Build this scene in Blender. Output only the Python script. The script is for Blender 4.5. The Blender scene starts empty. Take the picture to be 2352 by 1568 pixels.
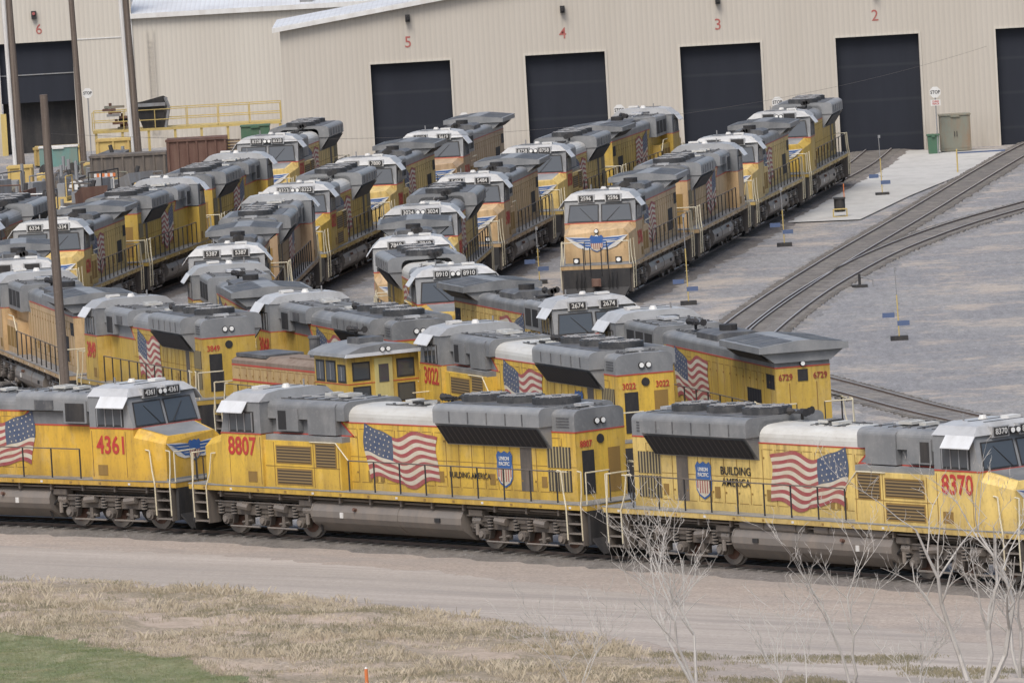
import bpy, math, random
from mathutils import Vector, Matrix
random.seed(7)
scene=bpy.context.scene
F=19500.;H=28.2;YH=-750.;R=.057;CX,CY=1176.,784.
PT=math.atan((CY-YH)/F)
fwd=Vector((0,math.cos(PT),-math.sin(PT)));r0=Vector((1,0,0));u0=Vector((0,math.sin(PT),math.cos(PT)))
cr,sr=math.cos(R),math.sin(R)
right=r0*cr-u0*sr; up=r0*sr+u0*cr
def G(px,py,h=0.):
    d=fwd+right*((px-CX)/F)+up*((CY-py)/F); t=(h-H)/d.z
    return Vector((d.x*t,d.y*t,h))
def XU(px,py,D): return ((px-CX)+R*(CY-py))/F*D
def YG(px,D): return H*F/D+YH-R*(px-CX)
cd=bpy.data.cameras.new('camera');co=bpy.data.objects.new('camera',cd);scene.collection.objects.link(co)
M=Matrix.Identity(4)
for i in range(3):
    M[i][0]=right[i];M[i][1]=up[i];M[i][2]=-fwd[i]
M.translation=Vector((0,0,H));co.matrix_world=M
cd.lens=F/2352*36;cd.sensor_width=36;cd.clip_start=1;cd.clip_end=9000
scene.camera=co
scene.view_settings.view_transform='Standard';scene.view_settings.look='None';scene.view_settings.exposure=0
# ---------------- world / light
w=bpy.data.worlds.new('World');scene.world=w;w.use_nodes=True
nt=w.node_tree;bg=nt.nodes['Background']
sk=nt.nodes.new('ShaderNodeTexSky');sk.sky_type='NISHITA';sk.sun_disc=False
sk.sun_elevation=math.radians(55);sk.sun_rotation=math.radians(200);sk.dust_density=4.0;sk.air_density=1.0
nt.links.new(sk.outputs[0],bg.inputs[0]);bg.inputs[1].default_value=.15
sd=bpy.data.lights.new('sun','SUN');sd.energy=2.3;sd.angle=math.radians(28);sd.color=(1,.98,.945)
so=bpy.data.objects.new('sun',sd);scene.collection.objects.link(so)
az=math.radians(200);el=math.radians(55)
sv=Vector((math.sin(az)*math.cos(el),math.cos(az)*math.cos(el),math.sin(el)))
so.rotation_euler=sv.to_track_quat('Z','Y').to_euler()
# ---------------- materials
MATS={}
def newmat(name,rough=.7,metal=0.,spec=.4):
    m=bpy.data.materials.new(name);m.use_nodes=True
    b=m.node_tree.nodes['Principled BSDF'];b.inputs['Roughness'].default_value=rough;b.inputs['Metallic'].default_value=metal
    b.inputs['Specular IOR Level'].default_value=spec
    MATS[name]=m;return m,m.node_tree,b
def N(nt,t,**k):
    n=nt.nodes.new(t)
    for a,v in k.items(): setattr(n,a,v)
    return n
def noise(nt,scale,detail=5,coord='Object',stretch=(1,1,1),rough=.6,rot=0):
    tc=N(nt,'ShaderNodeTexCoord');src=tc.outputs[coord]
    if rot:
        m0=N(nt,'ShaderNodeMapping');m0.inputs['Rotation'].default_value=(0,0,rot);nt.links.new(src,m0.inputs[0]);src=m0.outputs[0]
    mp=N(nt,'ShaderNodeMapping');mp.inputs['Scale'].default_value=stretch
    n=N(nt,'ShaderNodeTexNoise');n.inputs['Scale'].default_value=scale;n.inputs['Detail'].default_value=detail;n.inputs['Roughness'].default_value=rough
    nt.links.new(src,mp.inputs[0]);nt.links.new(mp.outputs[0],n.inputs['Vector']);return n.outputs[0]
def ramp(nt,src,a,b,va=0.,vb=1.):
    r=N(nt,'ShaderNodeMapRange');r.inputs[1].default_value=a;r.inputs[2].default_value=b;r.inputs[3].default_value=va;r.inputs[4].default_value=vb
    nt.links.new(src,r.inputs[0]);return r.outputs[0]
def mix(nt,fac,a,b,mode='MIX'):
    m=N(nt,'ShaderNodeMix',data_type='RGBA',blend_type=mode)
    for s,v in ((m.inputs[0],fac),(m.inputs[6],a),(m.inputs[7],b)):
        if isinstance(v,bpy.types.NodeSocket): nt.links.new(v,s)
        elif isinstance(v,(int,float)): s.default_value=v
        else: s.default_value=(*v[:3],1)
    return m.outputs[2]
def math2(nt,op,a,b):
    m=N(nt,'ShaderNodeMath',operation=op);m.use_clamp=True
    for s,v in ((m.inputs[0],a),(m.inputs[1],b)):
        if isinstance(v,bpy.types.NodeSocket): nt.links.new(v,s)
        else: s.default_value=v
    return m.outputs[0]
def bump(nt,b,src,strength=.3,dist=.02):
    bp=N(nt,'ShaderNodeBump');bp.inputs['Strength'].default_value=strength;bp.inputs['Distance'].default_value=dist
    nt.links.new(src,bp.inputs['Height']);nt.links.new(bp.outputs[0],b.inputs['Normal'])
def weathered(name,col,grime,rough=.6,amt=.5,useobj=False,streak=(1,1,.18),sc=2.2,lo=.42,hi=.75,zgrad=False,spec=.35,metal=0,rnd=0):
    m,t,b=newmat(name,rough,metal,spec)
    base=col
    if useobj:
        oi=N(t,'ShaderNodeObjectInfo');base=oi.outputs['Color']
    if rnd:
        oi=N(t,'ShaderNodeObjectInfo');base=mix(t,ramp(t,oi.outputs['Random'],0,1,0,rnd),base,(.07,.07,.07))
    n1=noise(t,sc,6,stretch=streak);f=ramp(t,n1,lo,hi,0,amt)
    n2=noise(t,9,4);f2=ramp(t,n2,.55,.8,0,amt*.6);f=math2(t,'ADD',f,f2)
    if zgrad:
        tc=N(t,'ShaderNodeTexCoord');sx=N(t,'ShaderNodeSeparateXYZ');t.links.new(tc.outputs['Object'],sx.inputs[0])
        zf=ramp(t,sx.outputs[2],1.5,2.4,.3,0);f=math2(t,'ADD',f,zf)
        n5=noise(t,5.5,3,stretch=(1,1,.05));zt_=ramp(t,sx.outputs[2],2.4,4.1,0,.6);f=math2(t,'ADD',f,math2(t,'MULTIPLY',ramp(t,n5,.48,.7),zt_))
        n6=noise(t,1.1,6,stretch=(1,1,.7),rough=.7);base=mix(t,ramp(t,n6,.52,.68,0,.3),base,(.66,.54,.33))
        n7=noise(t,14,4,stretch=(1,1,.3));f=math2(t,'ADD',f,ramp(t,n7,.56,.7,0,.25))
    n3=noise(t,.7,3);base=mix(t,ramp(t,n3,.3,.7,0,.6),base,mix(t,1.,base,(.84,.82,.80),'MULTIPLY'))
    c=mix(t,f,base,grime);t.links.new(c,b.inputs['Base Color']);return m
weathered('yel',None,(.19,.12,.055),.45,.42,True,zgrad=True)
weathered('gry',(.225,.235,.245),(.38,.375,.365),.42,.5,streak=(1,1,.6),sc=1.2,rnd=.4)
weathered('gryd',(.085,.088,.095),(.23,.225,.215),.5,.7,streak=(1,1,.6))
weathered('fanm',(.05,.052,.056),(.16,.155,.15),.5,.6,streak=(1,1,.6))
weathered('roofg',(.50,.51,.52),(.25,.245,.235),.35,.6,streak=(1,1,1),sc=1.5,lo=.47,hi=.72,rnd=.35)
weathered('paleroof',(.60,.60,.57),(.36,.33,.28),.42,.6,streak=(.5,1,1),sc=1.5,rnd=.15)  # pale off-white grey for hood tops, streaked with a darker tone
weathered('pale',(.66,.68,.70),(.36,.35,.33),.4,.4)
weathered('red',(.48,.07,.05),(.27,.11,.06),.5,.5)
weathered('num',(.48,.05,.045),(.35,.12,.06),.5,.35)
weathered('numd',(.28,.05,.04),(.2,.08,.05),.5,.35)
weathered('bayn',(.38,.10,.09),(.42,.27,.22),.6,.5)
weathered('truck',(.115,.102,.092),(.21,.175,.14),.75,.7,sc=4)
weathered('tank',(.185,.168,.152),(.26,.215,.175),.4,.6)
weathered('blk',(.03,.03,.032),(.09,.08,.07),.7,.5)  # black lifted slightly in its base colour in place of haze
weathered('line',(.29,.18,.055),(.15,.10,.04),.8,.5)
weathered('rust',(.12,.065,.05),(.2,.13,.1),.85,.7)
weathered('wht',(.68,.68,.66),(.4,.35,.3),.5,.4)
weathered('hrail',(.66,.61,.46),(.42,.32,.18),.5,.5)
weathered('cream',(.50,.36,.17),(.26,.15,.09),.7,.9,sc=4)
weathered('pink',(.25,.20,.16),(.16,.11,.08),.7,.9,sc=4)
weathered('fred',(.34,.085,.09),(.35,.22,.15),.6,.5)
weathered('fwht',(.60,.555,.46),(.42,.34,.2),.6,.5)
weathered('fblu',(.075,.10,.165),(.17,.17,.17),.6,.5)
weathered('blu',(.04,.12,.34),(.14,.16,.22),.5,.35)
weathered('dullblu',(.09,.13,.24),(.14,.16,.2),.7,.5)
weathered('wood',(.115,.09,.075),(.22,.185,.155),.9,.8,streak=(4,4,.1))
weathered('sbin',(.58,.43,.15),(.35,.22,.12),.7,.6)
weathered('green',(.07,.15,.095),(.12,.13,.09),.6,.6)
weathered('olive',(.21,.22,.18),(.24,.15,.09),.6,.8)
weathered('teal',(.14,.27,.25),(.25,.17,.12),.6,.5)
weathered('steel',(.27,.28,.29),(.16,.13,.11),.5,.6)
weathered('railyel',(.55,.42,.15),(.33,.26,.14),.6,.6)
weathered('dooryel',(.58,.52,.22),(.35,.28,.14),.6,.6)
weathered('orange',(.65,.2,.07),(.5,.2,.1),.6,.2)
weathered('rtop',(.40,.385,.375),(.2,.17,.15),.35,.5,metal=.2)
weathered('rside',(.13,.10,.085),(.18,.14,.12),.8,.5)
weathered('tie',(.14,.13,.12),(.27,.25,.225),.9,.8,sc=1)
weathered('bark',(.50,.48,.45),(.26,.23,.2),.9,.6,sc=5)
m,t,b=newmat('glass',.08,0,.8);b.inputs['Base Color'].default_value=(.06,.07,.08,1)
m,t,b=newmat('lamp',.1,0,.8);b.inputs['Base Color'].default_value=(.85,.85,.82,1)
m,t,b=newmat('grille',.7)
tc=N(t,'ShaderNodeTexCoord');wv=N(t,'ShaderNodeTexWave',bands_direction='X');wv.inputs['Scale'].default_value=1.2;t.links.new(tc.outputs['Object'],wv.inputs[0])
t.links.new(mix(t,ramp(t,wv.outputs[1],.85,1,0,.6),(.016,.016,.02),(.08,.075,.07)),b.inputs['Base Color'])
m,t,b=newmat('louver',.7)
tc=N(t,'ShaderNodeTexCoord');wv=N(t,'ShaderNodeTexWave',bands_direction='Z');wv.inputs['Scale'].default_value=3.2;t.links.new(tc.outputs['Object'],wv.inputs[0])
t.links.new(mix(t,ramp(t,wv.outputs[1],.4,.8,0,1),(.06,.045,.03),(.26,.18,.08)),b.inputs['Base Color'])
m,t,b=newmat('louverg',.7)
tc=N(t,'ShaderNodeTexCoord');wv=N(t,'ShaderNodeTexWave',bands_direction='X');wv.inputs['Scale'].default_value=2.2;t.links.new(tc.outputs['Object'],wv.inputs[0])
t.links.new(mix(t,ramp(t,wv.outputs[1],.4,.8,0,1),(.05,.045,.04),(.36,.29,.15)),b.inputs['Base Color'])
def cladding(name,c1,c2):
    m,t,b=newmat(name,.55,0,.3)
    tc=N(t,'ShaderNodeTexCoord');wv=N(t,'ShaderNodeTexWave',bands_direction='X',wave_profile='SIN');wv.inputs['Scale'].default_value=1.05
    t.links.new(tc.outputs['Object'],wv.inputs[0])
    n=noise(t,.5,5,stretch=(1,1,.12))
    c=mix(t,ramp(t,n,.35,.75,0,.7),c1,c2)
    c=mix(t,ramp(t,wv.outputs[1],.0,.25,.18,0),c,(.3,.28,.26))
    n2=noise(t,3,5);c=mix(t,ramp(t,n2,.6,.8,0,.15),c,(.35,.31,.27))
    sx=N(t,'ShaderNodeSeparateXYZ');t.links.new(tc.outputs['Object'],sx.inputs[0]);n4=noise(t,1.2,4,stretch=(1,1,.2))
    c=mix(t,math2(t,'MULTIPLY',ramp(t,sx.outputs[2],0,2.2,.55,0),ramp(t,n4,.35,.6)),c,(.3,.26,.21))
    t.links.new(c,b.inputs['Base Color']);bump(t,b,wv.outputs[1],.4,.03)
cladding('clad',(.50,.46,.40),(.455,.415,.355))
cladding('clad2',(.54,.505,.44),(.49,.45,.39))
cladding('roofmetal',(.62,.64,.66),(.45,.45,.46))
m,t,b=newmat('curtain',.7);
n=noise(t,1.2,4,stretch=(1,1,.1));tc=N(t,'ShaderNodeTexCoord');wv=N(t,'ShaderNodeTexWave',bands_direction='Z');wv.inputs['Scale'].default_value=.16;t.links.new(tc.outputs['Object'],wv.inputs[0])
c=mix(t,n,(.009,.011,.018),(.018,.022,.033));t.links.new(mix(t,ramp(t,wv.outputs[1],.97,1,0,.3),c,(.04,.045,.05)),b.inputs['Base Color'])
def groundmat(name,stops,fine=(.6,1.3),bumpd=.05,s1=.06,s2=.5,stretch=(1,1,1),rot=0,a2=.75,r2=(.48,.64),rn=.7,oil=0.,sp=0):
    m,t,b=newmat(name,.95,0,.1)
    n1=noise(t,s1,8,stretch=stretch,rough=.65,rot=rot);n2=noise(t,s2,10,stretch=stretch,rough=rn,rot=rot);n3=noise(t,7,6,rough=.8);n4=noise(t,2.,4,stretch=stretch,rot=rot)
    g=N(t,'ShaderNodeMapRange');g.inputs[1].default_value=.3;g.inputs[2].default_value=.7;g.inputs[3].default_value=fine[0];g.inputs[4].default_value=fine[1];t.links.new(n3,g.inputs[0])
    cb=N(t,'ShaderNodeCombineColor')
    for i in range(3): t.links.new(g.outputs[0],cb.inputs[i])
    c=mix(t,ramp(t,n1,.44,.58),stops[0],stops[1])
    c=mix(t,1.,c,cb.outputs[0],'MULTIPLY')
    if sp:
        n6=noise(t,2.4,9,stretch=(1,.22,1),rough=.85);c=mix(t,ramp(t,n6,.42,.6,0,sp),c,mix(t,1.,c,(.5,.5,.51),'MULTIPLY'));n8=noise(t,3.1,9,stretch=(1,.2,1),rough=.9);c=mix(t,ramp(t,n8,.54,.66,0,sp),c,(.50,.49,.475))
    c=mix(t,ramp(t,n2,r2[0],r2[1],0,a2),c,mix(t,.35,stops[2],cb.outputs[0],'MULTIPLY'))
    c=mix(t,ramp(t,n4,.35,.7,.0,.35),c,stops[3])
    if oil:
        n5=noise(t,.3,6,rough=.7);c=mix(t,ramp(t,n5,.58,.7,0,oil),c,stops[3])
    t.links.new(c,b.inputs['Base Color']);bump(t,b,n3,.5,bumpd)
RD=math.radians(42)
groundmat('ground',((.275,.274,.28),(.325,.32,.315),(.50,.425,.345),(.205,.20,.205)),(.5,1.45),s1=.09,s2=.17,a2=.65,r2=(.51,.59),rn=.8,oil=.4,sp=.55)
groundmat('dirt',((.38,.325,.28),(.43,.37,.32),(.31,.28,.255),(.25,.215,.19)),(.6,1.3),.03,s1=.08,s2=.5,stretch=(.25,1,1),rot=RD,sp=.2)
groundmat('asphalt',((.38,.34,.30),(.46,.41,.365),(.31,.28,.255),(.25,.22,.195)),(.8,1.15),.02,s1=.15,s2=.7,stretch=(.05,1,1),rot=RD,a2=.85,r2=(.5,.60),sp=.12)
groundmat('ballast',((.18,.165,.15),(.22,.20,.185),(.26,.23,.20),(.12,.11,.10)),(.5,1.4),.06,sp=.4)
groundmat('ballastg',((.25,.245,.245),(.28,.275,.27),(.38,.34,.29),(.17,.168,.17)),(.5,1.4),.06,sp=.6)
groundmat('concrete',((.45,.445,.42),(.49,.48,.455),(.37,.36,.34),(.38,.37,.35)),(.92,1.06),.005,oil=.5)
groundmat('dry',((.40,.335,.265),(.32,.27,.20),(.46,.375,.31),(.22,.19,.14)),(.5,1.4),.08,s1=.2,s2=.35,stretch=(.5,1,1),rot=RD,a2=.9,r2=(.5,.58),sp=.35)
groundmat('turf',((.17,.195,.105),(.21,.215,.125),(.31,.28,.19),(.14,.16,.085)),(.6,1.35),.05,s1=.2,s2=.7,sp=.25)
def blade(name,c1,c2):
    m,t,b=newmat(name,.9,0,.1);n=noise(t,.8,5);t.links.new(mix(t,ramp(t,n,.35,.65),c1,c2),b.inputs['Base Color'])
blade('straw',(.57,.50,.39),(.41,.345,.25));blade('blade',(.17,.21,.10),(.28,.27,.16));blade('weed',(.22,.21,.14),(.32,.28,.19))
# ---------------- mesh builder
import bmesh
class MB:
    def __init__(s): s.v=[];s.f=[];s.m=[];s.mats=[]
    def mi(s,n):
        if n not in s.mats: s.mats.append(n)
        return s.mats.index(n)
    def add(s,vs,fs,mat):
        o=len(s.v);s.v+= [tuple(a) for a in vs];k=s.mi(mat)
        for f in fs: s.f.append([i+o for i in f]);s.m.append(k)
    def box(s,x0,x1,y0,y1,z0,z1,mat):
        if y0>y1:y0,y1=y1,y0
        s.add([(x,y,z) for x in(x0,x1) for y in(y0,y1) for z in(z0,z1)],[(0,1,3,2),(4,6,7,5),(0,4,5,1),(2,3,7,6),(0,2,6,4),(1,5,7,3)],mat)
    def loft(s,a,b,mat,caps=True):
        n=len(a);fs=[(i,(i+1)%n,n+(i+1)%n,n+i) for i in range(n)]
        if caps: fs+= [tuple(range(n))[::-1],tuple(range(n,2*n))]
        s.add(list(a)+list(b),fs,mat)
    def px(s,prof,x0,x1,mat): s.loft([(x0,y,z) for y,z in prof],[(x1,y,z) for y,z in prof],mat)
    def py(s,prof,y0,y1,mat): s.loft([(x,y0,z) for x,z in prof],[(x,y1,z) for x,z in prof],mat)
    def cyl(s,p0,p1,r,mat,n=10,r2=None):
        p0=Vector(p0);p1=Vector(p1);d=(p1-p0)
        if d.length<1e-6:return
        q=d.to_track_quat('Z','Y');r2=r if r2 is None else r2
        A=[p0+q@Vector((math.cos(2*math.pi*i/n)*r,math.sin(2*math.pi*i/n)*r,0)) for i in range(n)]
        B=[p1+q@Vector((math.cos(2*math.pi*i/n)*r2,math.sin(2*math.pi*i/n)*r2,0)) for i in range(n)]
        s.loft(A,B,mat)
    def tube(s,pts,r,mat,n=5):
        for a,b in zip(pts[:-1],pts[1:]): s.cyl(a,b,r,mat,n)
    def mesh(s,name):
        me=bpy.data.meshes.new(name);me.from_pydata(s.v,[],s.f)
        for n in s.mats: me.materials.append(MATS[n])
        me.polygons.foreach_set('material_index',s.m)
        bm=bmesh.new();bm.from_mesh(me);bmesh.ops.recalc_face_normals(bm,faces=bm.faces);bm.to_mesh(me);bm.free()
        me.update();return me
def rp(hw,z0,z1,r,crown=0.,ry=None,n=5):
    ry=ry or r
    p=[(-hw,z0),(hw,z0)]
    for i in range(n+1):
        a=math.pi/2*i/n;p.append((hw-ry+ry*math.cos(a),z1-r+r*math.sin(a)))
    if crown: p.append((0,z1+crown))
    for i in range(n+1):
        a=math.pi/2*(1+i/n);p.append((-hw+ry+ry*math.cos(a),z1-r+r*math.sin(a)))
    return p
def link(o): scene.collection.objects.link(o)
def obj(name,me,parent=None,mat=None,color=None):
    o=bpy.data.objects.new(name,me);link(o)
    if parent: o.parent=parent
    if mat is not None: o.matrix_local=mat
    if color: o.color=(*color,1)
    return o
def top(name,label,cat,me=None,group=None,loc=None,kind=None):
    o=bpy.data.objects.new(name,me);link(o);o['label']=label
    if kind: o['kind']=kind
    if cat:o['category']=cat
    if group:o['group']=group
    if loc is not None:o.location=loc
    if me is None:o.empty_display_size=.5
    return o
TC={}
def text(sr_,size,mat,sx=1.,off=.0,sp=1.,ls=1.):
    k=(sr_,size,mat,sx,off)
    if k in TC:return TC[k]
    cu=bpy.data.curves.new('t','FONT');cu.body=sr_;cu.size=size;cu.align_x='CENTER';cu.align_y='CENTER';cu.offset=off;cu.extrude=.004;cu.space_character=sp;cu.space_line=ls
    cu.resolution_u=3
    o=bpy.data.objects.new('t',cu);link(o);bpy.context.view_layer.update()
    me=bpy.data.meshes.new_from_object(o.evaluated_get(bpy.context.evaluated_depsgraph_get()))
    bpy.data.objects.remove(o);bpy.data.curves.remove(cu)
    me.transform(Matrix.Diagonal((sx,1,1,1)));me.materials.clear();me.materials.append(MATS[mat]);me.name='lettering';TC[k]=me;return me
FR={'L':((-1,0,0),(0,0,1),(0,1,0)),'R':((1,0,0),(0,0,1),(0,-1,0)),'F':((0,1,0),(0,0,1),(1,0,0)),'B':((0,-1,0),(0,0,1),(-1,0,0))}
def fm(side,x,y,z,s=1.):
    m=Matrix.Identity(4)
    for c,v in enumerate(FR[side]):
        for r in range(3): m[r][c]=v[r]*s
    m.translation=(x,y,z);return m
# ---------------- emblems
def flagmesh(mir,w=3.6,h=1.75):
    b=MB();nu=36;nv=13
    def pos(u,v):
        x=(u-.5)*w+ (1-v)*.2*(1 if u<.5 else .4)-.12*math.sin(v*3)+.04*math.sin(v*8+u*5);y=(v-.5)*h*(1.-.14*u)+.15*math.sin(u*7.6+.4+v*1.3)+.045*math.sin(u*17+v*3)-.14*u
        return (-x if mir else x,y)
    for i in range(nu):
        for j in range(nv):
            u0_,u1_=i/nu,(i+1)/nu;v0,v1=j/nv,(j+1)/nv
            mt='fblu' if (i<14 and j>=6) else ('fred' if j%2==0 else 'fwht')
            q=[pos(u0_,v0),pos(u1_,v0),pos(u1_,v1),pos(u0_,v1)]
            b.add([(a,c,0) for a,c in q],[(0,1,2,3)],mt)
    for a in range(6):
        for c in range(5):
            u=(a+.5+.25*(c%2))/6.6*.385;v=6/13+(c+.5)/5*7/13;x,y=pos(u,v);d=.035
            b.add([(x-d,y,.004),(x,y-d,.004),(x+d,y,.004),(x,y+d,.004)],[(0,1,2,3)],'fwht')
    return b.mesh('flag')
FLAG={'L':flagmesh(False),'R':flagmesh(True)}
def shield(b,w,h,z=0.):
    def outline(k):
        return [(-.5*w*k,.38*h*k),(-.36*w*k,.5*h*k),(-.2*w*k,.44*h*k),(0,.5*h*k),(.2*w*k,.44*h*k),(.36*w*k,.5*h*k),(.5*w*k,.38*h*k),(.46*w*k,.2*h*k),(.5*w*k,0),(.47*w*k,-.25*h*k),(.3*w*k,-.4*h*k),(0,-.5*h*k),(-.3*w*k,-.4*h*k),(-.47*w*k,-.25*h*k),(-.5*w*k,0),(-.46*w*k,.2*h*k)]
    b.add([(x,y,z) for x,y in outline(1.08)],[tuple(range(16))],'blu')
    b.add([(x,y,z+.004) for x,y in outline(.97)],[tuple(range(16))],'fwht')
    o=[p for p in outline(.97)];upper=[o[15]]+o[0:8]
    b.add([(x,y,z+.008) for x,y in [(-.46*w,.02*h)]+upper+[(.46*w,.02*h)]],[tuple(range(11))],'blu')
    for i in range(6):
        x=-.4*w+i*.16*w;yb=-.36*h if abs(x)<.25*w else -.22*h
        b.add([(x-.035*w,0.02*h,z+.008),(x+.035*w,.02*h,z+.008),(x+.035*w,yb,z+.008),(x-.035*w,yb,z+.008)],[(0,1,2,3)],'fred')
b=MB();shield(b,.72,1.1);SHIELD=b.mesh('shield')
b=MB();shield(b,.5,.62,.012)
for sg in(-1,1):
    b.add([(sg*.1,-.22,0),(sg*.45,-.24,0),(sg*.75,-.13,0),(sg*.98,.05,0),(sg*1.24,.30,0),(sg*.6,.27,0),(sg*.1,.20,0)],[tuple(range(7))],'wht')
    for k in range(4):
        v=.195-.105*k;e=1.2-.2*k
        b.add([(sg*.1,v-.045,.005),(sg*e*.7,v-.035,.005),(sg*e,v+.085,.005),(sg*e*.7,v+.04,.005),(sg*.1,v+.02,.005)],[(0,1,2,3,4)],'blu')
WINGS=b.mesh('wings')
# ---------------- locomotive prototypes
def hlines(b,xs,y,z0,z1):
    for k,x in enumerate(xs):
        for s in(-1,1):
            b.box(x-.012,x+.012,s*y-.008,s*y+.008,z0,z1,'line')
            for z in(z0+.3,z1-.3): b.box(x+.04,x+.10,s*y-.014,s*y+.014,z,z+.06,'line')
            b.box(x+.06,x+.5,s*y-.006,s*y+.006,z1-.01,z1+.01,'line');b.box(x+.06,x+.5,s*y-.006,s*y+.006,z0,z0+.02,'line')
            if k%4==1: b.box(x+.15,x+.4,s*y-.014,s*y+.014,z0+.15,z0+.5,'line')
def truckmesh(ax,half):
    b=MB()
    for s in(-1,1):
        y0,y1=(1.0,1.2) if s>0 else(-1.2,-1.0)
        b.py([(-half,.78),(-half+.3,1.0),(half-.3,1.0),(half,.78),(half-.1,.68),(-half+.1,.68)],y0,y1,'truck')
        for a in ax:
            b.py([(a-.3,.75),(a-.17,.36),(a+.17,.36),(a+.3,.75)],y0,y1,'truck')
            b.cyl((a,s*1.1,.53),(a,s*1.36,.53),.18,'truck',10);b.cyl((a,s*1.34,.53),(a,s*1.42,.53),.1,'tank',8)
            b.box(a-.3,a+.3,s*1.0,s*1.28,.93,1.12,'truck')
            for dx in(-.33,.33):
                b.cyl((a+dx,s*1.25,.66),(a+dx,s*1.25,1.15),.07,'blk',8)
                for k in range(4): b.cyl((a+dx,s*1.25,.7+k*.1),(a+dx,s*1.25,.74+k*.1),.115,'tank',8)
        for a,c in zip(ax[:-1],ax[1:]):
            m_=(a+c)/2
            b.cyl((m_-.22,s*1.3,.95),(m_+.3,s*1.3,1.0),.13,'tank',8);b.tube([(m_-.25,s*1.22,.5),(m_+.25,s*1.22,.42)],.05,'truck')
            b.box(m_-.07,m_+.07,s*.95,s*1.27,.35,.7,'truck')
            b.tube([(a+.2,s*1.32,.3),(c-.2,s*1.32,.3)],.035,'tank')
        b.tube([(-half,s*1.3,1.1),(half,s*1.3,1.1)],.03,'tank')
        b.tube([(-half+.2,s*1.3,.95),(-half-.25,s*1.3,.6),(-half-.2,s*1.2,.25)],.04,'blk',5)
    b.box(-half+.4,half-.4,-.9,.9,.6,.95,'blk')
    for sg in(-1,1): b.box(sg*(half-.05)-.12,sg*(half-.05)+.12,-1.1,1.1,.55,.8,'truck')
    return b.mesh('truck')
b=MB()
for s in(-1,1):
    b.cyl((0,s*.7,.0),(0,s*.84,.0),.53,'tank',20);b.cyl((0,s*.66,0),(0,s*.71,0),.56,'rtop',20);b.cyl((0,s*.83,0),(0,s*.86,0),.36,'rust',16)
b.cyl((0,-.7,0),(0,.7,0),.1,'truck',8);WHEEL=b.mesh('wheelset')
TR3=truckmesh((-1.9,0,1.9),2.65);TR2=truckmesh((-1.25,1.25),1.9)
def underframe(P,zd,L=9.85,tank=(-3.7,3.7),hw=1.6):
    b=MB();b.box(-L,L,-hw,hw,zd-.2,zd-.035,'yel');b.box(-L-.01,L+.01,-hw-.012,hw+.012,zd-.035,zd,'gry')
    for i in range(14):
        x=-L+.8+i*(2*L-1.6)/13
        for s in(-1,1): b.box(x-.05,x+.05,s*hw-.012,s*hw+.012,zd-.16,zd-.09,'wht' if i%3==0 else 'line')
    P.append(('walkway_deck',b.mesh('deck'),None,[]))
    b=MB();b.box(-L+.3,L-.3,-.9,.9,1.12,zd-.2,'truck')
    for s in(-1,1):
        b.tube([(-L+1.2,s*1.35,zd-.32),(L-1.2,s*1.35,zd-.32)],.035,'tank');b.tube([(-L+1.2,s*1.2,zd-.42),(L-1.2,s*1.2,zd-.42)],.03,'truck')
        for i in range(12): x=-L+1.5+i*(2*L-3)/11;b.box(x-.04,x+.04,s*1.45-.05,s*1.45+.05,zd-.42,zd-.2,'truck')
        for x in(-4.3,4.1):
            b.cyl((x-.15,s*1.2,.95),(x+.25,s*1.2,.95),.16,'tank',10);b.box(x-.3,x+.35,s*1.1,s*1.4,1.12,1.3,'truck');b.cyl((x,s*1.35,.5),(x,s*1.35,.85),.07,'tank',8)
    P.append(('underframe',b.mesh('uf'),None,[]))
    if tank:
        b=MB();x0,x1=tank
        pr=[(-1.52,1.0),(-1.52,.8),(-1.42,.62),(-1.0,.3),(-.85,.26),(.85,.26),(1.0,.3),(1.42,.62),(1.52,.8),(1.52,1.0),(1.42,1.2),(1.2,1.3),(-1.2,1.3),(-1.42,1.2)]
        b.px(pr,x0,x1,'tank')
        for x in(x0-.02,(x0+x1)/2-.6,x1-.02): b.px([(y*1.01,z+(.01 if z>.7 else -.01)) for y,z in pr],x,x+.05,'tank')
        for s in(-1,1):
            b.box(x0+1,x0+1.25,s*1.52-.05,s*1.52+.05,.85,.98,'blk');b.box(x1-1.6,x1-1.45,s*1.52-.03,s*1.52+.03,.8,.98,'wht');b.cyl((x1-2.2,s*1.4,1.05),(x1-2.2,s*1.6,1.12),.06,'rust',8)
        P.append(('fuel_tank',b.mesh('tank'),None,[]))
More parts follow.
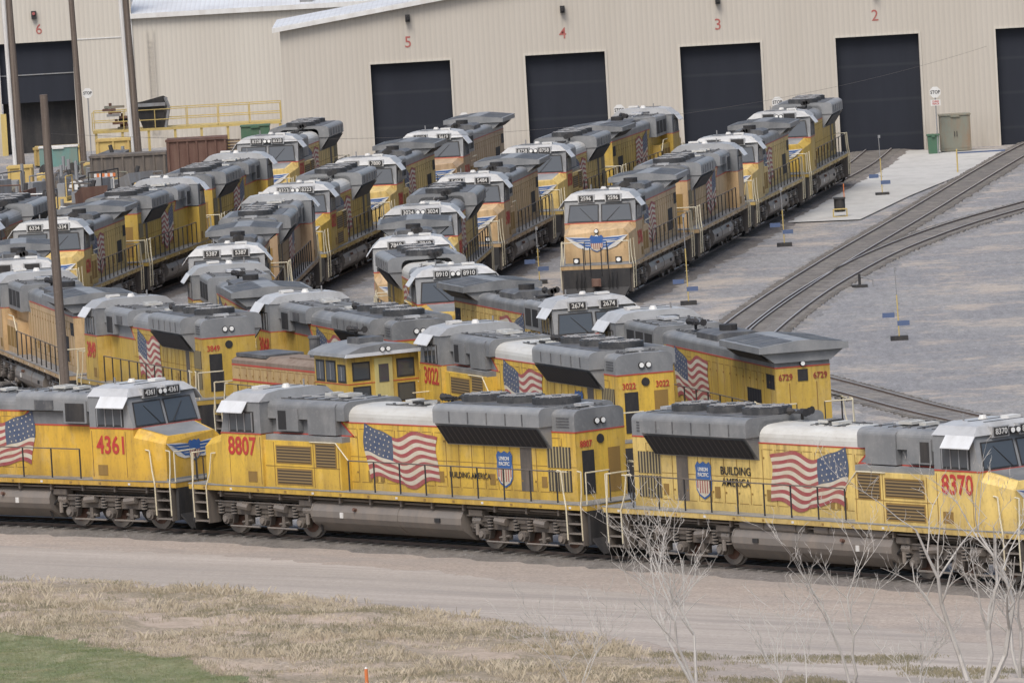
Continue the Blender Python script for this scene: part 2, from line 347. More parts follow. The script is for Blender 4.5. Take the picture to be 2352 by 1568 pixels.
def ends(P,zd,L=9.85):
    for e in(-1,1):
        b=MB();x=e*(L-.12)
        b.box(min(x,x+e*.12),max(x,x+e*.12),-1.5,1.5,.42,zd-.2,'blk')
        b.loft([(x+e*.12,-1.45,.62),(x+e*.12,1.45,.62),(x+e*.12,1.45,.55),(x+e*.12,-1.45,.55)],[(x+e*.4,-1.2,.12),(x+e*.4,1.2,.12),(x+e*.36,1.2,.08),(x+e*.36,-1.2,.08)],'blk')
        for yy in(-.9,-.7,-.55,.55,.7,.9): b.tube([(x+e*.13,yy,1.3),(x+e*.3,yy,.95),(x+e*.22,yy,.6)],.025,'blk',4)
        P.append(('pilot',b.mesh('pilot'),None,[]))
        b=MB();b.box(min(x,x+e*.55),max(x,x+e*.55),-.14,.14,.72,1.0,'rust');b.loft([(x+e*.4,-.2,.68),(x+e*.4,.2,.68),(x+e*.4,.2,1.05),(x+e*.4,-.2,1.05)],[(x+e*.52,-.12,.7),(x+e*.52,.24,.7),(x+e*.52,.24,1.02),(x+e*.52,-.12,1.02)],'rust')
        P.append(('coupler',b.mesh('coupler'),None,[]))
        for s in(-1,1):
            b=MB();xa,xb=e*(L-.95),e*(L-.25)
            for k in range(4):
                z=.42+k*.31;b.box(min(xa,xb),max(xa,xb),s*1.15,s*1.6,z,z+.04,'tank')
            for xx in(xa,xb): b.box(xx-.025,xx+.025,s*1.1,s*1.6,.38,zd-.2,'truck')
            b.box(min(xa,xb),max(xa,xb),s*1.05,s*1.12,.4,zd-.2,'truck')
            P.append(('boarding_steps',b.mesh('steps'),None,[]))
            for xx,dx in((xa,-e*.25),(xb,e*.0)):
                b=MB();b.tube([(xx,s*1.62,.55),(xx,s*1.64,zd-.1),(xx+dx*.6,s*1.58,zd+.35),(xx+dx,s*1.55,zd+1.02),(xx+dx-e*.2,s*1.53,zd+1.04)],.025,'hrail',5)
                P.append(('grab_rail',b.mesh('rail'),None,[]))
            b=MB();b.tube([(e*(L-.1),s*1.5,zd),(e*(L-.1),s*1.5,zd+1.),(e*(L-.1),s*.5,zd+1.)],.024,'hrail',5);b.tube([(e*(L-.1),s*.5,zd+1.),(e*(L-.1),s*.5,zd)],.022,'blk',5)
            P.append(('end_railing',b.mesh('rail'),None,[]))
def sideRail(P,x0,x1,zd,y=1.52,n=9,climb=None):
    for s in(-1,1):
        b=MB();z=zd+1.0
        b.tube([(x0,s*y,z),(x1,s*y,z)],.022,'truck',5)
        for i in range(n):
            x=x0+(x1-x0)*i/(n-1);b.tube([(x,s*y,zd-.05),(x,s*y,z)],.028,'blk',5)
        if climb: b.tube([(x1,s*y,z),(x1+.6,s*y,z+.55),(climb,s*y,z+.55)],.022,'hrail',5)
        b.tube([(x0,s*y,z),(x0-.5,s*y,z)],.024,'hrail',5)
        P.append(('handrail',b.mesh('handrail'),None,[]))
def cab(P,x0,x1,xn,zd,zr,ze,zt,hw=1.6,nz=.5,nw=1.32,ge=False):
    b=MB();b.box(x0,x1,-hw,hw,zd,zr,'yel')
    def ring(o0,o1,o2): return [(o0,-hw,zr),(o0,hw,zr),(o1,hw,ze),(o2,1.0,zt),(o2,-1.0,zt),(o1,-hw,ze)]
    b.loft(ring(x0,x0,x0),ring(x1,x1-.28,x1-.5),'gry')
    b.loft([(x0-.03,-hw-.03,ze),(x0-.03,hw+.03,ze),(x0-.03,1.3,zt-.04),(x0-.03,.8,zt+.04),(x0-.03,-.8,zt+.04),(x0-.03,-1.3,zt-.04)],[(x1-.2,-hw-.03,ze),(x1-.2,hw+.03,ze),(x1-.4,1.3,zt-.04),(x1-.5,.8,zt+.04),(x1-.5,-.8,zt+.04),(x1-.4,-1.3,zt-.04)],'roofg')
    b.box(x0,x1+.012,-hw-.012,hw+.012,zr-.03,zr+.015,'red')
    for x in(x0+.7,x0+1.4): b.box(x,x+.03,-.8,.8,zt+.04,zt+.06,'gryd')
    for s in(-1,1):
        b.box(x0+.06,x0+.09,s*hw-.008,s*hw+.008,zd+.1,zr-.1,'line');b.box(x1-.4,x1-.38,s*hw-.008,s*hw+.008,zd+.1,zr-.1,'line')
        b.box(x0+.3,x0+.75,s*hw-.012,s*hw+.012,zd+.15,zd+.5,'line')
    ch=[];zw=zr+.68
    for s in(-1,1):
        w_=MB();xa,xb=x0+.4,x1-.5
        w_.box(xa-.07,xb+.07,s*hw-.02,s*hw+.02,zr+.05,zw+.05,'blk')
        xs=[xa,xa+(xb-xa)/3,xa+2*(xb-xa)/3,xb]
        for a,c in zip(xs[:-1],xs[1:]): w_.box(a+.03,c-.03,s*hw-.03,s*hw+.03,zr+.11,zw-.02,'glass')
        for a in xs: w_.box(a-.02,a+.02,s*hw-.045,s*hw+.045,zr+.06,zw+.02,'steel')
        ch.append(('side_window',w_.mesh('win'),None))
        w_=MB();y=s*(hw+.02)
        w_.loft([(xa+.2,y,ze+.02),(xb+.35,y,ze+.02),(xb+.35,y,ze-.02),(xa+.2,y,ze-.02)],[(xa+.2,y+s*.26,ze-.33),(xb+.35,y+s*.26,ze-.33),(xb+.35,y+s*.26,ze-.355),(xa+.2,y+s*.26,ze-.355)],'pale')
        ch.append(('sun_visor',w_.mesh('visor'),None))
    def fx(z): return x1-.28*(z-zr)/(ze-zr)
    bw=.28 if not ge else .31;bc=.54 if not ge else .61
    for s in(-1,1):
        w_=MB();za,zb=zr+.08,ze-.24
        for (g,o,mt) in((.05,.012,'blk'),(0,.02,'glass')):
            ya,yb=.1-g,1.42+g;q=[(fx(za-g)+o,s*ya,za-g),(fx(za-g)+o,s*yb,za-g),(fx(zb+g)+o,s*(yb-.1),zb+g),(fx(zb+g)+o,s*ya,zb+g)]
            w_.add(q,[(0,1,2,3)],mt)
        w_.tube([(fx(za)+.05,s*.3,za),(fx(zb)+.05,s*.9,zb-.1)],.012,'blk',4)
        ch.append(('windshield',w_.mesh('ws'),None))
        w_=MB();w_.box(x1-.5,x1-.18,s*(bc-bw-.06),s*(bc+bw+.06),ze-.1,ze+.24,'roofg')
        w_.box(x1-.19,x1-.148,s*(bc-bw),s*(bc+bw),ze-.06,ze+.2,'blk')
        ch.append(('number_board',w_.mesh('nb'),None))
    P.append(('cab',b.mesh('cab'),None,ch))
    b=MB()
    A=[(x1,-hw,zd),(x1,hw,zd),(x1,hw,zr-.3),(x1,hw-.25,zr-.02),(x1,-hw+.25,zr-.02),(x1,-hw,zr-.3)]
    zt2=zr-nz
    B=[(xn,-nw,zd),(xn,nw,zd),(xn,nw,zt2-.25),(xn-.1,nw-.22,zt2),(xn-.1,-nw+.22,zt2),(xn,-nw,zt2-.25)]
    b.loft(A,B,'yel')
    if not ge:
        b.add([(x1+.002,-hw+.35,zr-.006),(x1+.002,hw-.35,zr-.006),(xn-.15,nw-.3,zt2+.012),(xn-.15,-nw+.3,zt2+.012)],[(0,1,2,3)],'gry')
    b.box(xn,xn+.012,.35,.37,zd+.05,zt2-.4,'line')
    b.box(xn-.02,xn+.03,-nw-.01,nw+.01,zd,zd+.06,'gry')
    P.append(('nose',b.mesh('nose'),None,[]))
    for s in(-1,1):
        for yy in(.25,.55):
            b=MB();b.tube([(9.86,s*yy,zd-.5),(9.84,s*yy,zd+.75)],.025,'blk',4);P.append(('hose',b.mesh('hose'),None,[]))
    hz=zt2-.2 if ge else ze+.07
    hx=xn+.02 if ge else x1-.14
    for k in(-1,1):
        b=MB();
        if ge: p=(hx-.03,0,hz-.0+k*.12)
        else: p=(hx,k*.11,hz)
        b.cyl((p[0]-.1,p[1],p[2]),(p[0]+.03,p[1],p[2]),.105,'blk',12);b.cyl(p,(p[0]+.04,p[1],p[2]),.08,'lamp',12)
        P.append(('headlight',b.mesh('hl'),None,[]))
        b=MB();q=(xn+.05,k*.95,zd+.16) if ge else (9.86,k*.8,zd-.35)
        b.box(q[0]-.05,q[0]+.03,q[1]-.14,q[1]+.14,q[2]-.13,q[2]+.13,'blk');b.cyl(q,(q[0]+.06,q[1],q[2]),.095,'lamp',12)
        P.append(('ditch_light',b.mesh('dl'),None,[]))
    b=MB();b.cyl((x0+.5,0,zt+.03),(x0+.5,0,zt+.16),.16,'wht',10,.1);P.append(('roof_antenna',b.mesh('ant'),None,[]))
    b=MB();b.box(x0+.9,x0+1.25,.35,.85,zt+.035,zt+.13,'wht');P.append(('roof_box',b.mesh('ant'),None,[]))
    b=MB();b.cyl((x0+.3,-.6,zt+.02),(x0+.3,-.6,zt+.26),.03,'steel',6);P.append(('roof_antenna',b.mesh('ant'),None,[]))
def fan(x,y,z,r=.72):
    b=MB();b.cyl((x,y,z),(x,y,z+.19),r,'fanm',24);b.cyl((x,y,z+.19),(x,y,z+.2),r*.9,'blk',24);b.cyl((x,y,z+.19),(x,y,z+.25),r*.2,'gryd',10)
    for k in range(6):
        a=math.pi*k/6;b.tube([(x-r*.9*math.cos(a),y-r*.9*math.sin(a),z+.215),(x+r*.9*math.cos(a),y+r*.9*math.sin(a),z+.215)],.016,'steel',4)
    for q in(.4,.68):
        pts=[(x+r*q*math.cos(2*math.pi*i/14),y+r*q*math.sin(2*math.pi*i/14),z+.215) for i in range(15)];b.tube(pts,.014,'steel',4)
    return b.mesh('fan')
def horn(x,z,y=.0):
    b=MB();b.cyl((x,y,z),(x,y,z+.26),.05,'blk',6);b.box(x-.22,x+.2,y-.2,y+.2,z+.2,z+.24,'blk')
    for k in(-1,0,1):
        b.cyl((x-.2,y+k*.13,z+.26+.03*k),(x+.12,y+k*.13,z+.26+.03*k),.04,'blk',6);b.cyl((x+.12,y+k*.13,z+.26+.03*k),(x+.32,y+k*.13,z+.26+.03*k),.04,'blk',8,.13)
    b.cyl((x-.18,y-.15,z+.27),(x-.42,y-.15,z+.27),.04,'blk',8,.13);return b.mesh('horn')
def roofbits(P,x0,x1,z,hw,seed,dense=False):
    rnd=random.Random(seed);b=MB()
    k=int((x1-x0)/(.4 if dense else .62))
    for i in range(k):
        x=x0+.3+i*(x1-x0-.3)/k
        b.box(x-.015,x+.015,-hw,hw,z,z+.025,'gryd')
        for s in(-1,1): b.box(x+.15,x+.22,s*(hw-.1)-.04,s*(hw-.1)+.04,z,z+.07,'gryd')
    b.box(x0+.2,x1-.2,-.03,.03,z,z+.045,'roofg')
    b.box(x0+.1,x1-.1,hw-.06,hw-.03,z,z+.04,'gryd')
    P.append(('roof_panels',b.mesh('rb'),None,[]))
    for i in range(3 if x1-x0>1.5 else 1):
        x=rnd.uniform(x0+.2,x1-.6);yy=rnd.uniform(-.3,.1);b=MB();b.box(x,x+rnd.uniform(.3,.6),yy-.25,yy+.3,z+.052,z+.14,rnd.choice(['roofg','gryd','blk','paleroof']));P.append(('roof_hatch',b.mesh('h'),None,[]))
def build_SD(ace):
    P=[];zd=1.7;zr=3.45;underframe(P,zd);ends(P,zd)
    cab(P,5.95,8.0,9.2,zd,zr,4.5,4.8,nz=.28)
    h=1.05;b=MB();xe=-8.85;xf=5.95
    b.box(xe,xf,-h,h,zd,3.9,'yel')
    b.px(rp(h,3.9,4.44,.36,.02,.5),-2.7,2.1,'paleroof' if ace else 'gry');b.px(rp(h,3.9,4.6,.2,.02,.3),xe,-7.8,'gry')
    b.px(rp(h,3.9,4.55,.25),-7.8,-2.7,'gry')
    b.box(xe-.012,2.3,-h-.012,h+.012,3.875,3.915,'red')
    for s in(-1,1):
        b.py([(xf,3.45),(1.9,3.45),(2.5,3.9),(xf,3.9)],s*h-.006,s*h+.006,'gry')
        b.py([(xf,3.42),(1.85,3.42),(1.9,3.47),(xf,3.47)],s*h-.011,s*h+.011,'red');b.py([(1.84,3.42),(1.92,3.42),(2.52,3.88),(2.44,3.9)],s*h-.011,s*h+.011,'red')
    hlines(b,[-8.2+i*.62 for i in range(17)],h,1.95,3.7)
    for s in(-1,1):
        b.box(xe,2.1,s*h-.006,s*h+.006,2.78,2.80,'line')
        b.box(-6.75,-6.2,s*h-.012,s*h+.012,1.95,3.5,'truck')
        for z in(2.0,2.75): b.box(-8.6,-7.5,s*h-.02,s*h+.02,z,z+.68,'louverg')
        for k in range(3): b.box(1.2-.3*k-.1,1.2-.3*k+.06,s*h-.02,s*h+.02,2.0,2.35,'line')
        for k in range(4): b.box(-8.6,-8.0,s*h-.015,s*h+.015,4.05+k*.09,4.09+k*.09,'gryd')
    b.box(xe-.02,xe+.01,.3,.8,1.9,3.3,'blk');b.box(xe-.015,xe+.01,-.8,-.3,1.9,3.3,'line')
    b.cyl((xe-.03,-.0,3.62),(xe,-.0,3.62),.15,'blk',12)
    P.append(('long_hood',b.mesh('hood'),None,[]))
    if not ace: roofbits(P,-2.6,2.0,4.45,.6,1,True)
    else: roofbits(P,-1.2,1.0,4.45,.5,1)
    roofbits(P,-8.8,-7.85,4.61,.7,2,True)
    b=MB();b.px(rp(1.25,3.95,4.56,.22,0,.3),2.1,5.95,'gry')
    b.box(4.4,5.5,-1.29,1.29,3.55,4.3,'gry')
    for s in(-1,1):
        if not ace: b.box(4.5,5.4,s*1.29-.012,s*1.29+.012,3.6,4.22,'blk')
        else: b.box(5.0,5.4,s*1.29-.012,s*1.29+.012,3.6,4.22,'blk')
        b.box(3.0,3.9,s*1.25-.02,s*1.25+.02,3.98,4.3,'gryd')
    if ace: b.px(rp(1.3,3.47,4.5,.15),2.5,3.9,'gry')
    P.append(('air_intake_housing',b.mesh('intake'),None,[]))
    roofbits(P,2.2,5.8,4.56,.9,3)
    if ace:
        b=MB();b.box(2.1,5.95,-1.5,1.5,zd,3.25,'yel');b.box(2.1,5.95,-1.4,1.4,3.25,3.43,'gry')
        for s in(-1,1):
            for (a,c,z0,z1) in((3.6,5.3,2.55,3.05),(3.6,5.3,1.85,2.3),(2.35,3.3,2.45,3.2)):
                b.box(a-.05,c+.05,s*1.5-.012,s*1.5+.012,z0-.05,z1+.05,'line');b.box(a,c,s*1.5-.02,s*1.5+.02,z0,z1,'louver')
            for a in(2.2,3.45,5.45): b.box(a-.012,a+.012,s*1.5-.01,s*1.5+.01,zd+.05,3.2,'line')
            b.box(2.15,5.9,s*1.5-.01,s*1.5+.01,2.40,2.42,'line')
        P.append(('equipment_cabinet',b.mesh('cab2'),None,[]))
    b=MB()
    b.px(rp(1.6,4.08,4.68,.2,0,.28),-7.8,-2.7,'gry')
    b.px([(-1.58,4.08),(-1.06,3.35),(1.06,3.35),(1.58,4.08)],-7.75,-2.75,'gry')
    for s in(-1,1):
        q=[(-7.65,s*1.57,4.03),(-2.85,s*1.57,4.03),(-2.85,s*1.13,3.41),(-7.65,s*1.13,3.41)]
        off=Vector((0,s*.03,-.02));b.add([tuple(Vector(v)+off) for v in q],[(0,1,2,3)],'grille')
        for x in(-7.0,-6.2,-5.3,-4.4,-3.5): b.box(x-.02,x+.02,s*1.6-.02,s*1.6+.02,4.12,4.48,'gryd')
    b.box(-7.7,-2.8,-1.2,1.2,4.68,4.70,'gryd')
    P.append(('radiator',b.mesh('rad'),None,[('cooling_fan',fan(x,0,4.7,.78),None) for x in(-6.9,-5.2,-3.5)]))
    P.append(('horn',horn(-2.2,4.5,.3),None,[]))
    for k in(-1,1):
        b=MB();p=(xe-.02,k*.13,4.2);b.cyl((p[0]+.05,p[1],p[2]),(p[0]-.04,p[1],p[2]),.11,'blk',12);b.cyl(p,(p[0]-.05,p[1],p[2]),.085,'lamp',12)
        P.append(('headlight',b.mesh('hl'),None,[]))
    sideRail(P,-8.4,1.7 if ace else 5.3,zd,climb=3.6 if ace else None,n=9 if ace else 11)
    for x in(-6.4,6.4): P.append(('truck',TR3,(x,0,0),[('wheel',WHEEL,(a,0,.53)) for a in(-1.9,0,1.9)]))
    return P
def build_GE():
    P=[];zd=1.65;zr=3.4;underframe(P,zd);ends(P,zd)
    cab(P,5.9,8.0,9.3,zd,zr,4.4,4.74,nz=.22,nw=1.45,ge=True)
    h=.98;b=MB();xe=-9.1;xf=5.9
    b.box(xe,xf,-h,h,zd,3.85,'yel');b.px(rp(h,3.85,4.32,.2,0,.3),xe,xf,'gry')
    b.box(xe-.012,2.2,-h-.012,h+.012,3.825,3.865,'red')
    hlines(b,[-8.6+i*.68 for i in range(17)],h,1.9,3.6)
    for s in(-1,1):
        b.box(-7.6,-6.2,s*h-.012,s*h+.012,2.0,3.0,'grille');b.box(-9.0,-8.2,s*h-.012,s*h+.012,3.1,3.6,'grille')
        b.py([(xf,3.4),(2.0,3.4),(2.5,3.85),(xf,3.85)],s*h-.006,s*h+.006,'gry')
        b.box(3.0,5.9,s*1.2-.22,s*1.2+.22,zd,2.95,'yel')
        for a in(3.3,4.2,5.1): b.box(a,a+.7,s*1.42-.012,s*1.42+.012,1.9,2.7,'line')
    b.box(xe-.02,xe,-.18,.18,3.35,3.75,'blk');b.box(xe-.012,xe,-.5,-.47,1.8,3.3,'line');b.box(xe-.012,xe,.47,.5,1.8,3.3,'line')
    P.append(('long_hood',b.mesh('hood'),None,[]))
    roofbits(P,-5.2,2.4,4.32,.6,4,True)
    b=MB();b.px(rp(1.3,3.4,4.48,.18),2.6,5.9,'gry')
    for s in(-1,1):
        for k in range(3): b.box(2.8+k*1.0,3.6+k*1.0,s*1.3-.012,s*1.3+.012,3.55,4.2,'blk')
    P.append(('air_intake_housing',b.mesh('intake'),None,[]))
    roofbits(P,2.7,5.8,4.48,1.05,5)
    b=MB();b.px([(-.8,4.2),(.8,4.2),(.8,4.5),(.6,4.58),(-.6,4.58),(-.8,4.5)],-2.8,-.6,'gryd');b.cyl((-1.7,0,4.5),(-1.7,0,4.78),.32,'blk',12)
    P.append(('exhaust_stack',b.mesh('ex'),None,[]))
    b=MB();b.px([(-1.6,4.38),(-1.6,4.60),(-.2,4.76),(.2,4.76),(1.6,4.60),(1.6,4.38)],-9.35,-5.3,'gry')
    b.px([(-1.5,4.40),(-1.0,4.02),(1.0,4.02),(1.5,4.40)],-9.2,-5.4,'gry')
    for s in(-1,1):
        q=[(-9.0,s*1.46,4.34),(-5.7,s*1.46,4.34),(-5.7,s*1.08,4.06),(-9.0,s*1.08,4.06)]
        b.add([(x,y+s*.02,z-.02) for x,y,z in q],[(0,1,2,3)],'grille')
        for k in range(3):
            x=-9.2+k*1.32;sl=.16/1.4
            b.add([(x,s*1.48,4.625),(x+1.15,s*1.48,4.625),(x+1.15,s*.35,4.625+sl*1.13),(x,s*.35,4.625+sl*1.13)],[(0,1,2,3)],'gryd')
            for j in range(4): b.add([(x+.12+j*.27,s*1.46,4.634),(x+.16+j*.27,s*1.46,4.634),(x+.16+j*.27,s*.37,4.634+sl*1.09),(x+.12+j*.27,s*.37,4.634+sl*1.09)],[(0,1,2,3)],'gry')
    P.append(('radiator',b.mesh('rad'),None,[]))
    P.append(('horn',horn(1.2,4.4,.2),None,[]))
    for k in(-1,1):
        b=MB();p=(xe-.04,0,4.05+k*.1);b.cyl((p[0]+.05,p[1],p[2]),(p[0]-.04,p[1],p[2]),.1,'blk',12);b.cyl(p,(p[0]-.05,p[1],p[2]),.075,'lamp',12)
        P.append(('headlight',b.mesh('hl'),None,[]))
    sideRail(P,-8.6,2.7,zd,climb=4.6,n=10)
    for x in(-6.5,6.5): P.append(('truck',TR3,(x,0,0),[('wheel',WHEEL,(a,0,.53)) for a in(-1.9,0,1.9)]))
    return P
def build_SW():
    P=[];zd=1.45;underframe(P,zd,L=6.6,tank=(-1.5,1.5),hw=1.5);ends(P,zd,L=6.6)
    b=MB();h=.95
    b.box(-2.4,6.0,-h,h,zd,2.5,'yel');b.box(-2.4,6.012,-h-.01,h+.01,2.5,2.57,'red');b.box(-2.4,6.0,-h,h,2.57,3.1,'cream')
    b.box(-2.4,6.012,-h-.01,h+.01,3.08,3.14,'red');b.px([(-h,3.14),(h,3.14),(h,3.28),(.6,3.45),(-.6,3.45),(-h,3.28)],-2.4,6.0,'pink')
    b.box(5.2,6.1,-.8,.8,1.6,3.1,'grille');hlines(b,[-1.9+i*.6 for i in range(13)],h,1.6,3.0)
    b.box(3.3,5.9,-.8,.8,3.4,3.52,'gryd');b.box(-.8,1.8,-.5,.5,3.4,3.5,'pink')
    P.append(('engine_hood',b.mesh('hood'),None,[]))
    b=MB();b.cyl((.6,0,3.4),(.6,0,4.2),.2,'gryd',12);b.cyl((.6,0,4.2),(.6,0,4.28),.24,'gryd',12);P.append(('exhaust_stack',b.mesh('st'),None,[]))
    b=MB();b.box(-5.2,-2.4,-1.45,1.45,zd,3.85,'yel')
    ar=[(-1.62,3.85),(1.62,3.85),(1.55,3.97),(.95,4.17),(0,4.25),(-.95,4.17),(-1.55,3.97)]
    b.px(ar,-5.42,-2.18,'gry');b.box(-4.3,-3.3,-.5,.5,4.2,4.42,'gryd');b.box(-5.212,-2.388,-1.462,1.462,2.845,2.875,'red');b.box(-3.1,-2.6,-.6,0,4.15,4.36,'gryd')
    b.px([(y*1.01,z-.012) for y,z in ar[:3]]+[(y*1.01,z-.012) for y,z in ar[-1:]],-5.45,-5.40,'pale')
    ch=[]
    for s in(-1,1):
        for (a,z0,z1,ww) in((-3.2,2.98,3.62,.6),(-4.15,2.98,3.62,.7),(-3.2,2.0,2.7,.6),(-5.0,2.98,3.5,.55)):
            w_=MB();w_.box(a-.07,a+ww+.07,s*1.45-.015,s*1.45+.015,z0-.07,z1+.07,'blk');w_.box(a,a+ww,s*1.45-.025,s*1.45+.025,z0,z1,'glass');w_.box(a+ww/2-.02,a+ww/2+.02,s*1.45-.03,s*1.45+.03,z0,z1,'steel');ch.append(('side_window',w_.mesh('w'),None))
    for ya,yb,z0,z1 in((.6,1.2,3.02,3.58),(-1.2,-.6,3.02,3.58),(.6,1.2,2.15,2.7),(-1.2,-.6,2.15,2.7)):
        w_=MB();w_.box(-5.215,-5.19,ya-.06,yb+.06,z0-.06,z1+.06,'blk');w_.box(-5.225,-5.2,ya,yb,z0,z1,'glass');ch.append(('end_window',w_.mesh('w'),None))
    w_=MB();w_.box(-5.23,-5.2,-.36,.36,1.5,3.72,'dooryel');w_.box(-5.245,-5.2,-.2,.2,2.85,3.5,'glass');ch.append(('cab_door',w_.mesh('w'),None))
    P.append(('cab',b.mesh('cab'),None,ch))
    for k in(-1,1):
        b=MB();p=(-5.46,k*.12,4.05);b.cyl((p[0]+.1,p[1],p[2]),(p[0]-.02,p[1],p[2]),.1,'blk',10);b.cyl(p,(p[0]-.04,p[1],p[2]),.08,'lamp',10);P.append(('headlight',b.mesh('h'),None,[]))
    P.append(('horn',horn(-3.5,4.42,.2),None,[]))
    sideRail(P,-1.7,5.8,zd,y=1.42,n=7)
    for x in(-4.1,4.1): P.append(('truck',TR2,(x,0,0),[('wheel',WHEEL,(a,0,.53)) for a in(-1.25,1.25)]))
    return P
PROTO={'ACE':build_SD(True),'SD':build_SD(False),'GE':build_GE(),'SW':build_SW()}
LEN={'ACE':20.5,'SD':20.5,'GE':20.5,'SW':14.0}
def loco(kind,front,rear,num,tint,label,flag=True,slogan=0,shieldon=False,extra=None,rearnum=(-1,1),fx=-.45,rmat='num'):
    f=Vector((*front,0));r=Vector((*rear,0));d=f-r
    e=top('locomotive',label,'locomotive',group='diesel locomotives parked in the rail yard',loc=(*((f+r)/2).xy,.2))
    e.rotation_euler=(0,0,math.atan2(d.y,d.x));e.scale=(d.length/LEN[kind],1,1)
    for nm,me,loc,ch in PROTO[kind]:
        m_=Matrix.Translation(loc) if loc else Matrix.Identity(4)
        o=obj(nm,me,e,m_,tint)
        for cn,cm,cl in ch:
            obj(cn,cm,o,Matrix.Translation(cl) if cl else Matrix.Identity(4),tint)
    def T(s,size,mat,side,x,y,z,nm='road_number',sx=.85,off=.012):
        return obj(nm,text(s,size,mat,sx,off),e,fm(side,x,y,z),tint)
    if kind in('ACE','SD','GE'):
        zc={'ACE':3.0,'SD':2.85,'GE':2.6}[kind];cx=6.95
        if num:
            for sd_,yy in(('L',1.614),('R',-1.614)): T(num,.84,'num',sd_,cx,yy,zc,off=.016)
            ze={'ACE':4.5,'SD':4.5,'GE':4.4}[kind];bc=.54 if kind!='GE' else .61
            for s in(-1,1): T(num,.25,'wht','F',8.0-.142,s*bc,ze+.07,'board_number',.95,.004)
            xe=-8.85 if kind!='GE' else -9.1
            for s in rearnum: T(num,.30,rmat,'B',xe-.018,s*.62,3.5,off=.004)
        obj('wing_emblem',WINGS,e,fm('F',9.215 if kind!='GE' else 9.315,0,2.62 if kind!='GE' else 2.55,1.05 if kind!='GE' else 1.14),tint)
        hy={'ACE':1.05,'SD':1.05,'GE':.98}[kind]
        for sd_,s in(('L',1),('R',-1)):
            if flag: obj('flag_emblem',FLAG[sd_],e,fm(sd_,fx,s*(hy+.022),2.88),tint)
            if slogan==1: T('BUILDING AMERICA',.27,'blk',sd_,-3.75,s*(hy+.03),2.36,'slogan_lettering',.82,.002)
            if slogan==2: T('BUILDING\nAMERICA',.36,'blk',sd_,-3.9,s*(hy+.03),2.78,'slogan_lettering',.9,.003)
            if shieldon:
                xx=-5.45;obj('shield_emblem',SHIELD,e,fm(sd_,xx,s*(hy+.025),2.62),tint)
                T('UNION\nPACIFIC',.17,'wht',sd_,xx,s*(hy+.04),2.88,'emblem_lettering',.85,.004)
    else:
        for sd_,s in(('L',1),('R',-1)):
            T('UNION PACIFIC',.62,'num',sd_,1.8,s*.97,1.95,'hood_lettering',.8)
            T('UPY',.42,'num',sd_,-4.4,s*1.46,1.8,'cab_lettering')
        T('UPY',.42,'num','B',-5.235,.88,1.8,'cab_lettering')
        T('UPY',.42,'num','B',-5.235,-.88,1.8,'cab_lettering')
    if extra=='res':
        for s in(-1,1):
            for a,c in((-3.4,-.3),(.1,3.5)):
                b=MB();b.cyl((a,s*1.3,1.36),(c,s*1.3,1.36),.17,'tank',12);obj('air_reservoir',b.mesh('r'),e,None,tint)
    return e
Y1=(.72,.475,.075);Y2=(.75,.56,.19);Y3=(.69,.425,.06);T1=(.60,.42,.23);T2=(.46,.33,.21);Y4=(.56,.385,.08);Y5=(.68,.50,.18)
LB='yellow and grey diesel locomotive '
c1=(-10.1,283.6);c2=(3.55,267.7)
loco('SD',c1,(-25.3,298.0),'4361',Y3,LB+'with winged nose emblem',fx=.9)
loco('ACE',c1,c2,'8807',Y1,LB+'numbered 8807 with waving flag decal',slogan=1,shieldon=True,rearnum=(1,))
loco('ACE',(16.4,251.5),c2,'8370',Y2,LB+'numbered 8370 with two-line slogan',slogan=2,shieldon=True,extra='res')
loco('GE',(-20.0,349.6),(-15.9,330.6),'',T1,'faded tan diesel locomotive with white boarding rails beside wooden pole',flag=False)
loco('SD',(-15.6,330.0),(-10.2,315.3),'3849',Y4,LB+'numbered 3849 coupled to a small switcher',rearnum=(1,))
loco('SW',(-10.0,314.6),(-3.9,303.2),'',Y4,'small yellow switcher locomotive with rusty hood and windowed cab')
loco('GE',(-20.3,351.0),(-21.2,369),'',T1,'tan locomotive with pale cab roof in a parked string',flag=False)
loco('GE',(-20.7,377.0),(-18.4,393.0),'6334',Y5,LB+'numbered 6334 facing out of the yard')
loco('SD',(-15.6,409),(-18.3,393.6),'',Y4,LB+'with dark soot-stained roof')
loco('SD',(-12.8,428),(-15.3,409.6),'',Y4,LB+'with dark roof and flag decal')
loco('ACE',(-12.4,436.5),(-9.6,456),'8328',Y5,LB+'with pale roof near the workshop')
loco('SD',(-25.0,382),(-22.6,402),'',T2,'dark sooty locomotive beside the scrap yard',flag=False)
loco('ACE',(-2.7,307.6),(5.0,287.8),'3022',Y1,LB+'numbered 3022 with radiator fans showing',slogan=1,shieldon=True)
loco('SD',(-8.9,327.8),(-2.95,308.6),'3068',Y4,LB+'numbered 3068 behind the small switcher')
loco('GE',(-11.8,347.5),(-9.1,328.6),'',Y5,LB+'with overhanging radiator roof')
loco('GE',(-11.8,352.5),(-11.3,372),'5387',T1,'sun-faded tan locomotive numbered 5387 facing out')
loco('SD',(-10.2,391.5),(-11.2,372.8),'',T2,'faded pinkish tan locomotive facing the workshop')
loco('ACE',(-10.0,392.5),(-7.3,411.5),'8323',Y4,LB+'numbered 8323 with wide radiator')
loco('GE',(-7.1,412.5),(-4.2,432),'7800',Y5,LB+'numbered 7800 with winged nose emblem')
loco('GE',(-3.9,433),(-.6,453),'5619',T2,'faded brown and grey locomotive numbered 5619',flag=False)
loco('GE',(4.0,310.8),(10.2,287.8),'6729',Y4,LB+'numbered 6729 with overhanging radiator roof',rmat='numd')
loco('GE',(3.7,312.2),(-1.5,330),'2674',Y5,LB+'numbered 2674 nose to nose with another')
